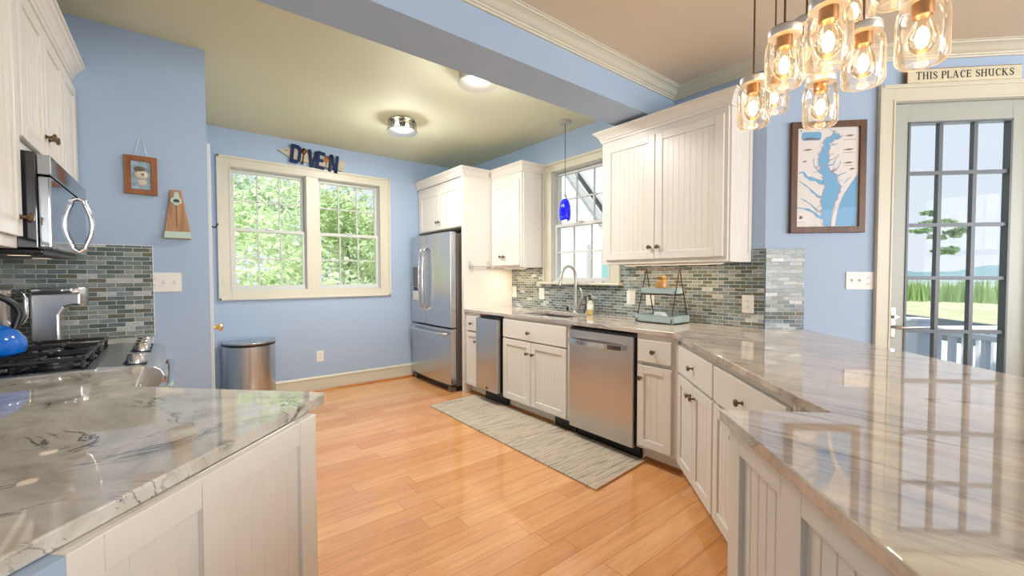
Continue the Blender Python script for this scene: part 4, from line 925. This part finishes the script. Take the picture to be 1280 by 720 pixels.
m = MB(); blob(m, .002, .005, .032, .026, -.012, -.021, 3); blob(m, .004, -.042, .022, .019, -.012, -.019, 5); m.build('oyster_shell', 'shell', r)
m = MB(); blob(m, -.006, .036, .026, .018, -.012, -.020, 8); blob(m, .008, .006, .008, .007, -.021, -.0225, 2); m.build('oyster_edge', 'shelld', r)
MB().tube([(-.03, -.004, h / 2), (-.004, -.003, h / 2 + .118), (.004, -.003, h / 2 + .118), (.03, -.004, h / 2)], .0018, 6).build('hanging_cord', 'nickel', r)
# bottle opener
r = thing('bottle_opener', 'tapered wooden bottle opener with mint cap catcher on the left partition wall', 'bottle opener', (.014, YS, 1.655))
MB().prism([(-.030, .146), (.022, .146), (.064, -.110), (-.062, -.110)], -.020, -.002, 'y').build('board', 'oldwood', r, .002)
MB().prism([(-.062, -.110), (.064, -.110), (.066, -.150), (-.064, -.150)], -.045, -.002, 'y').build('catcher', 'mint', r, .002)
MB().box((-.0635, -.044, -.153), (.0655, -.003, -.150)).build('catcher_base', 'oldwood', r)
MB().prism([(-.011, .133), (.009, .133), (.014, .10), (.024, .088), (.024, .07), (.012, .062), (.004, .052), (-.010, .052), (-.018, .062), (-.030, .07), (-.030, .088), (-.018, .10)], -.026, -.020, 'y').build('opener_plate', 'mint', r, .002)
MB().prism([(-.016, .082), (-.010, .089), (.006, .089), (.012, .082), (.012, .072), (-.016, .072)], -.030, -.025, 'y').build('opener_mouth', 'slot', r)
MB().box((-.004, -.0215, -.085), (.0, -.0195, .05)).build('groove', 'shelld', r)

# ------------------------------------------------------------------ lights
def drum(label, x, y):
    r = thing('ceiling_light', label, 'ceiling light', (x, y, 0), 0, 'drum lights on the kitchen ceiling')
    MB().lathe([(0, ZC - .0005), (.115, ZC - .0005), (.118, ZC - .012), (.112, ZC - .018), (0, ZC - .018)], seg=40).build('canopy', 'nickel', r)
    MB().lathe([(.128, ZC - .018), (.128, ZC - .10)], seg=40).build('glass_side', 'clear', r)
    MB().lathe([(.126, ZC - .098), (.138, ZC - .098), (.140, ZC - .104), (.138, ZC - .112), (.126, ZC - .112)], seg=40).build('lower_ring', 'nickel', r)
    MB().lathe([(.126, ZC - .104), (.08, ZC - .107), (0, ZC - .108)], seg=40).build('frosted_lens', 'lens', r)
    m = MB()
    for k in range(8):
        a = k * PI / 4 + .2; m.tube([(.131 * math.cos(a), .131 * math.sin(a), ZC - .016), (.131 * math.cos(a), .131 * math.sin(a), ZC - .1)], .002, 6)
    m.tube([(.131 * math.cos(i * PI / 18), .131 * math.sin(i * PI / 18), ZC - .055) for i in range(36)], .0022, 6, closed=True); m.build('wire_cage', 'nickel', r)
    for s in (-1, 1):
        MB().lathe([(0, ZC - .085), (.014, ZC - .08), (.022, ZC - .062), (.016, ZC - .038), (.012, ZC - .02)], (s * .05, 0, 0), seg=16).build('bulb', 'bulb', r)
    lamp('drum_downlight', 'AREA', (0, 0, ZC - .116), LAMPW * 1.3, (1, .965, .92), r, shape='DISK', size=.22)
    lamp('drum_lamp', 'POINT', (0, 0, ZC - .16), LAMPW, (1, .965, .92), r, shadow_soft_size=.10)
    return r
drum('round wire-caged ceiling light before the back window', 1.657, 3.695)
drum('round wire-caged ceiling light half hidden behind the beam', 1.66, 2.452)
# cobalt pendant over the sink
r = thing('pendant_light', 'slim cobalt blue glass pendant hanging before the sink window', 'pendant light', (2.864, 2.79, 0))
MB().lathe([(0, ZC - .0005), (.058, ZC - .0005), (.060, ZC - .006), (.052, ZC - .018), (.02, ZC - .024), (0, ZC - .024)], seg=32).build('canopy', 'nickel', r)
MB().tube([(0, 0, ZC - .022), (0, 0, 2.03)], .0028, 8).build('cord', 'black', r)
MB().lathe([(.006, 2.032), (.012, 2.026), (.016, 2.01), (.020, 1.992), (.020, 1.985), (0, 1.985)]).build('socket', 'nickel', r)
MB().lathe([(.018, 1.99), (.030, 1.980), (.042, 1.955), (.050, 1.92), (.054, 1.88), (.054, 1.84), (.050, 1.805), (.045, 1.787), (.042, 1.787), (.047, 1.805), (.050, 1.84), (.050, 1.88), (.046, 1.92), (.038, 1.953), (.026, 1.977), (.016, 1.985)], seg=36).build('shade', 'cobalt', r)
MB().lathe([(0, 1.87), (.012, 1.873), (.016, 1.89), (.010, 1.93), (.008, 1.985)], seg=12).build('bulb', 'bulb', r)
lamp('pendant_lamp', 'POINT', (0, 0, 1.80), 3, (1, .8, .6), r, shadow_soft_size=.03)
# mason jar chandelier
J = [(1.447, .581, 1.821), (1.792, .644, 1.966), (1.288, .441, 1.854), (1.441, .437, 1.933), (1.173, .313, 1.822), (1.461, .334, 2.010), (1.401, .298, 1.838), (1.578, .438, 1.812), (1.299, .174, 1.815), (1.482, .254, 2.056)]
cx, cy = 1.45, .40
r = thing('jar_chandelier', 'cluster chandelier of glowing glass mason jars hanging over the right peninsula', 'chandelier', (cx, cy, 0))
MB().box((-.36, -.30, ZC - .045), (.40, .30, ZC - .001)).build('canopy', 'copper', r, .006)
R_ = .046
for x, y, z in J:
    x -= cx; y -= cy; zb = z - .078
    MB().tube([(x, y, ZC - .04), (x, y, zb + .160)], .0028, 6).build('cord', 'cord', r)
    j = MB().lathe([(0, zb + .006), (.022, zb + .004), (.030, zb), (.040, zb + .003), (R_, zb + .014), (R_, zb + .100), (.044, zb + .116), (.037, zb + .130), (.035, zb + .134), (.036, zb + .150)], (x, y, 0), seg=32).build('jar', 'jar', r)
    MB().lathe([(.0385, zb + .134), (.0395, zb + .136), (.0395, zb + .152), (.036, zb + .156), (0, zb + .157)], (x, y, 0), seg=32).build('lid', 'lid', j)
    MB().lathe([(0, zb + .153), (.019, zb + .152), (.019, zb + .108), (.017, zb + .105), (0, zb + .105)], (x, y, 0), seg=20).build('socket', 'copper', j)
    MB().lathe([(0, zb + .024), (.012, zb + .026), (.022, zb + .036), (.028, zb + .054), (.025, zb + .074), (.016, zb + .092), (.0135, zb + .106)], (x, y, 0), seg=20).build('bulb', 'bulbglass', j)
    MB().lathe([(0, zb + .036), (.009, zb + .042), (.013, zb + .058), (.009, zb + .076), (0, zb + .086)], (x, y, 0), seg=12).build('filament', 'bulb', j)
    lamp('jar_lamp', 'POINT', (x, y, zb + .045), JARW, (1, .76, .50), j, shadow_soft_size=.02)
# under-cabinet strips
def strip(label, y0, y1, x, z, e):
    r = thing('cabinet_light', label, 'light', (x, (y0 + y1) / 2, z), 0, 'strips under the wall cabinets')
    MB().box((-.02, -(y1 - y0) / 2, -.010), (.02, (y1 - y0) / 2, -.0005)).build('housing', 'white', r, .002); MB().box((-.015, -(y1 - y0) / 2 + .01, -.0125), (.015, (y1 - y0) / 2 - .01, -.010)).build('diffuser', 'lens', r)
    lamp('strip_lamp', 'AREA', (0, 0, -.014), e, (1, .76, .50), r, shape='RECTANGLE', size=.03, size_y=y1 - y0 - .04)
strip('slim light strip under the wall cabinet left of the sink window', 3.42, 3.78, 2.92, 1.358, 1.6)
strip('slim light strip under the large wall cabinet right of the sink window', 1.35, 2.15, 2.92, 1.362, 2.0)

# ------------------------------------------------------------------ outside
struct(MB().box((XW + .13, DY - .2, 2.80), (XW + 1.0, YB + .6, 2.94)).build('sun_blocker', 'railw'))  # unseen slab over the sink window, added to keep direct sun out
struct(MB().box((-30, YB + .3, -1.1), (14, 60, -1.0)).build('yard_ground', 'lawn'))
def foliage(name, n, r, ctr, ls, mt, parent, seed, lobes=7, flat=1.0):
    random.seed(seed); m = MB(); L = [(Vector((random.gauss(0, .45) * r, random.gauss(0, .45) * r, random.gauss(0, .45) * r * flat)), r * random.uniform(.35, .6)) for _ in range(lobes)]
    for i in range(n):
        c, q = random.choice(L); d = Vector((random.gauss(0, 1), random.gauss(0, 1), random.gauss(0, 1))).normalized() * q * random.random() ** .4; d.z *= flat
        p = Vector(ctr) + c + d; u = Vector((random.gauss(0, 1), random.gauss(0, 1), random.gauss(0, .6))).normalized(); v = u.orthogonal().normalized(); v = (v * math.cos(i) + u.cross(v) * math.sin(i)); s = ls * random.uniform(.6, 1.3)
        m.add([p - u * s, p + v * s * .45, p + u * s, p - v * s * .45], [(0, 1, 2, 3)])
    me = bpy.data.meshes.new(name); me.from_pydata([tuple(v) for v in m.v], [], m.f); me.materials.append(M[mt]); o = bpy.data.objects.new(name, me); C.objects.link(o); o.parent = parent; return o
trees = [(.6, 8.9, 1.8, 1.35, 'leafp', 'pale leafy tree outside behind the left sash of the back window'), (3.0, 9.6, 2.0, 1.5, 'leaf', 'bright green tree outside behind the right sash of the back window'),
         (5.0, 12.6, 1.9, 1.3, 'leaf', 'bushy yellow-green tree outside at the right edge of the back window'), (.7, 14.0, 3.2, 1.7, 'leafd', 'tall grey-green tree farther back showing behind the left sash'),
         (5.4, 18.0, 4.0, 2.2, 'leafp', 'tall pale tree farther back showing behind the right sash')]
for i, (x, y, z, rr, mt, lb) in enumerate(trees):
    r = thing('tree', lb, 'tree', (x, y, -1.0), 0, 'trees in the back yard')
    foliage('foliage', 3600, rr, (0, 0, z + 1.0), .075 + .02 * (y > 11), mt, r, 20 + i, 9, .95)
    MB().tube([(0, 0, -.05), (.05, .02, z * .5), (.0, 0, z + 1.0)], [.07, .06, .04], 8).build('trunk', 'bark', r)
for i, (x, y) in enumerate([(.75, 6.35), (2.2, 6.35)]):
    r = thing('shrub', ['light green shrub outside showing at the bottom of the left sash', 'pale green shrub outside showing at the bottom of the right sash'][i], 'shrub', (x, y, -1.0), 0, 'shrubs below the back window')
    foliage('foliage', 2200, .72, (0, 0, 1.75), .055, 'leaf' if i != 1 else 'leafp', r, 60 + i, 7, 1.0); MB().tube([(0, 0, -.02), (0, 0, 1.6)], [.05, .03], 6).build('stem', 'bark', r)
# neighbouring house wing seen through the sink window
r = thing('house_wing', 'white sided house gable outside the sink window', 'house', (6.5, 0, 0))
m = MB(); rk = lambda y: 2.58 + (y - 5.59) * 1.22
z = -1.0
while z < 5.0:
    y0 = max(4.4, 5.59 + (z - 2.58) / 1.22); m.prism([(.0, z), (.018, z), (.004, z + .16), (0, z + .16)], y0, 9.5, 'y') if y0 < 9.3 else None; z += .155
m.box((0, 4.4, -1), (.1, 9.5, 1.14))
m.build('siding', 'siding', r); MB().prism([(4.4, -1), (9.5, -1), (9.5, 5.2), (7.6, 5.03), (4.4, 1.13)], .01, .3, 'x').build('wall', 'siding', r)
MB().prism([(4.1, rk(4.1) + .02), (7.7, rk(7.7) + .02), (7.7, rk(7.7) + .22), (4.1, rk(4.1) + .22)], -.04, .35, 'x').build('rake_board', 'roofg', r)
MB().prism([(3.9, rk(3.9) + .42), (7.9, rk(7.9) + .42), (7.9, rk(7.9) + .50), (3.9, rk(3.9) + .50)], -.06, 3.0, 'x').build('roof', 'roofg', r)
MB().box((-.03, 4.98, .8), (0, 5.32, 1.75)).build('shutter', 'shutter', r, .004); MB().box((-.03, 5.62, -1), (.0, 5.70, 1.9)).build('corner_trim', 'roofg', r)
# deck, railing, river, lawn, far shore and pine seen through the glazed door
def dl(s, n, z=0): return (DX + s * S2 + n * S2, DY - s * S2 + n * S2, z)
struct(place(MB().box((-1.0, TH + .02, -.16), (4.5, 2.2, -.10)).build('deck', 'deck'), (DX, DY, 0), -45))
r = thing('deck_railing', 'white vinyl deck railing with square post and balusters outside the glazed door', 'railing', (0, 0, 0))
Pp = Vector((5.35, .69)); Q = Vector((4.90, .14)); d2 = (Q - Pp).normalized(); ang = math.atan2(d2.y, d2.x)
mm = Matrix.Translation((Pp.x, Pp.y, 0)) @ Matrix.Rotation(ang, 4, 'Z')
MB().box((-.075, -.075, -.1), (.075, .075, .85)).xf(mm).build('post', 'railw', r, .006); MB().box((-.09, -.09, .85), (.09, .09, .872)).prism([(-.09, -.09), (.09, -.09), (.09, .09), (-.09, .09)], .872, .875).xf(mm).build('post_cap', 'railw', r, .004)
MB().box((.075, -.045, .755), (3.2, .045, .80)).xf(mm).build('top_rail', 'railw', r, .006); MB().box((.075, -.03, .0), (3.2, .03, .05)).xf(mm).build('bottom_rail', 'railw', r, .004)
for i in range(24): MB().box((.16 + i * .128, -.019, .05), (.198 + i * .128, .019, .755)).xf(mm).build('baluster', 'railw', r)
mm2 = Matrix.Translation((Pp.x, Pp.y, 0)) @ Matrix.Rotation(ang + PI / 2, 4, 'Z')
MB().box((.075, -.045, .755), (2.2, .045, .80)).xf(mm2).build('top_rail', 'railw', r, .006); MB().box((.075, -.03, .0), (2.2, .03, .05)).xf(mm2).build('bottom_rail', 'railw', r)
for i in range(14): MB().box((.16 + i * .128, -.019, .05), (.198 + i * .128, .019, .755)).xf(mm2).build('baluster', 'railw', r)
struct(MB().prism([(4, -60), (220, -60), (220, 120), (14, 120), (14, 5.5), (4, 3)], -2.2, -2.0).build('river', 'lake'))
bA, bB = Vector((70, 39.2)), Vector((20, -6.0))
lw = [(bA.x + 12, bA.y + 10), (bA.x, bA.y), (30.9, 3.5), (27.9, .76), (bB.x, bB.y), (bB.x + 12, -24), (110, -30), (110, 49)]
struct(MB().prism(lw, -2.1, -1.0).build('far_lawn', 'lawn'))
tag(MB().sweep([(0, -2.1), (.25, -2.1), (.25, -.93), (0, -.93)], [lw[1], lw[2], lw[3], lw[4]], -1).build('bulkhead', 'bulk'), 'dark timber bulkhead along the lawn edge across the water', 'bulkhead')
random.seed(5); m = MB()
for i in range(5200):
    a = random.random(); b = random.random(); x = 50 + b * 9 + random.uniform(-1, 1); y = -14 + a * 34; hgt = random.uniform(1.2, 2.1); s = random.uniform(.05, .10); q = random.uniform(-.3, .3); t_ = random.random() * PI
    dx, dy = math.cos(t_) * s, math.sin(t_) * s; m.add([(x - dx, y - dy, -1), (x + dx, y + dy, -1), (x + q, y + q, hgt - 1)], [(0, 1, 2)])
me = bpy.data.meshes.new('reeds'); me.from_pydata(m.v, [], m.f); me.materials.append(M['reed']); o = bpy.data.objects.new('reeds', me); C.objects.link(o); tag(o, 'band of tall green marsh reeds beyond the far lawn', 'reeds', kind='stuff')
random.seed(9); pts = [(-140 + i * 6, random.uniform(4.5, 7.5) + 2.0 * math.sin(i * .35)) for i in range(61)]
m = MB().prism([(p[0], p[1]) for p in pts] + [(220, -2), (-140, -2)], 380, 384, 'x'); struct(m.build('far_treeline', 'far'))
r = thing('pine_tree', 'windswept pine with flat needle clumps beyond the deck seen through the glazed door', 'tree', (25.85, 2.90, -1.8))
MB().tube([(0, 0, .2), (.02, .02, 2.5), (0, 0, 4.6), (.1, -.1, 5.6)], [.06, .055, .05, .03], 8).build('trunk', 'bark', r)
fo = [(0, .9, 5.0, .42, .3), (0, .3, 5.35, .5, .3), (0, -.5, 5.3, .55, .3), (0, -1.2, 4.95, .55, .32), (0, -.4, 4.75, .5, .3), (0, -.9, 4.1, .45, .5), (0, .2, 5.8, .35, .4), (0, -.5, 3.6 + .6, .35, .4)]
dirv = Vector((.64, -.77, 0))   # across the view
for i, (_, l, z, rr, fl_) in enumerate(fo):
    c = (-dirv.x * l * .52, -dirv.y * l * .52, z); foliage('needle_clump', 260, rr * .85, c, .11, 'pine', r, 90 + i, 5, fl_)
    MB().tube([(0, 0, z - .35), (c[0] * .6, c[1] * .6, z - .1), (c[0], c[1], z)], [.035, .025, .012], 6).build('branch', 'bark', r)
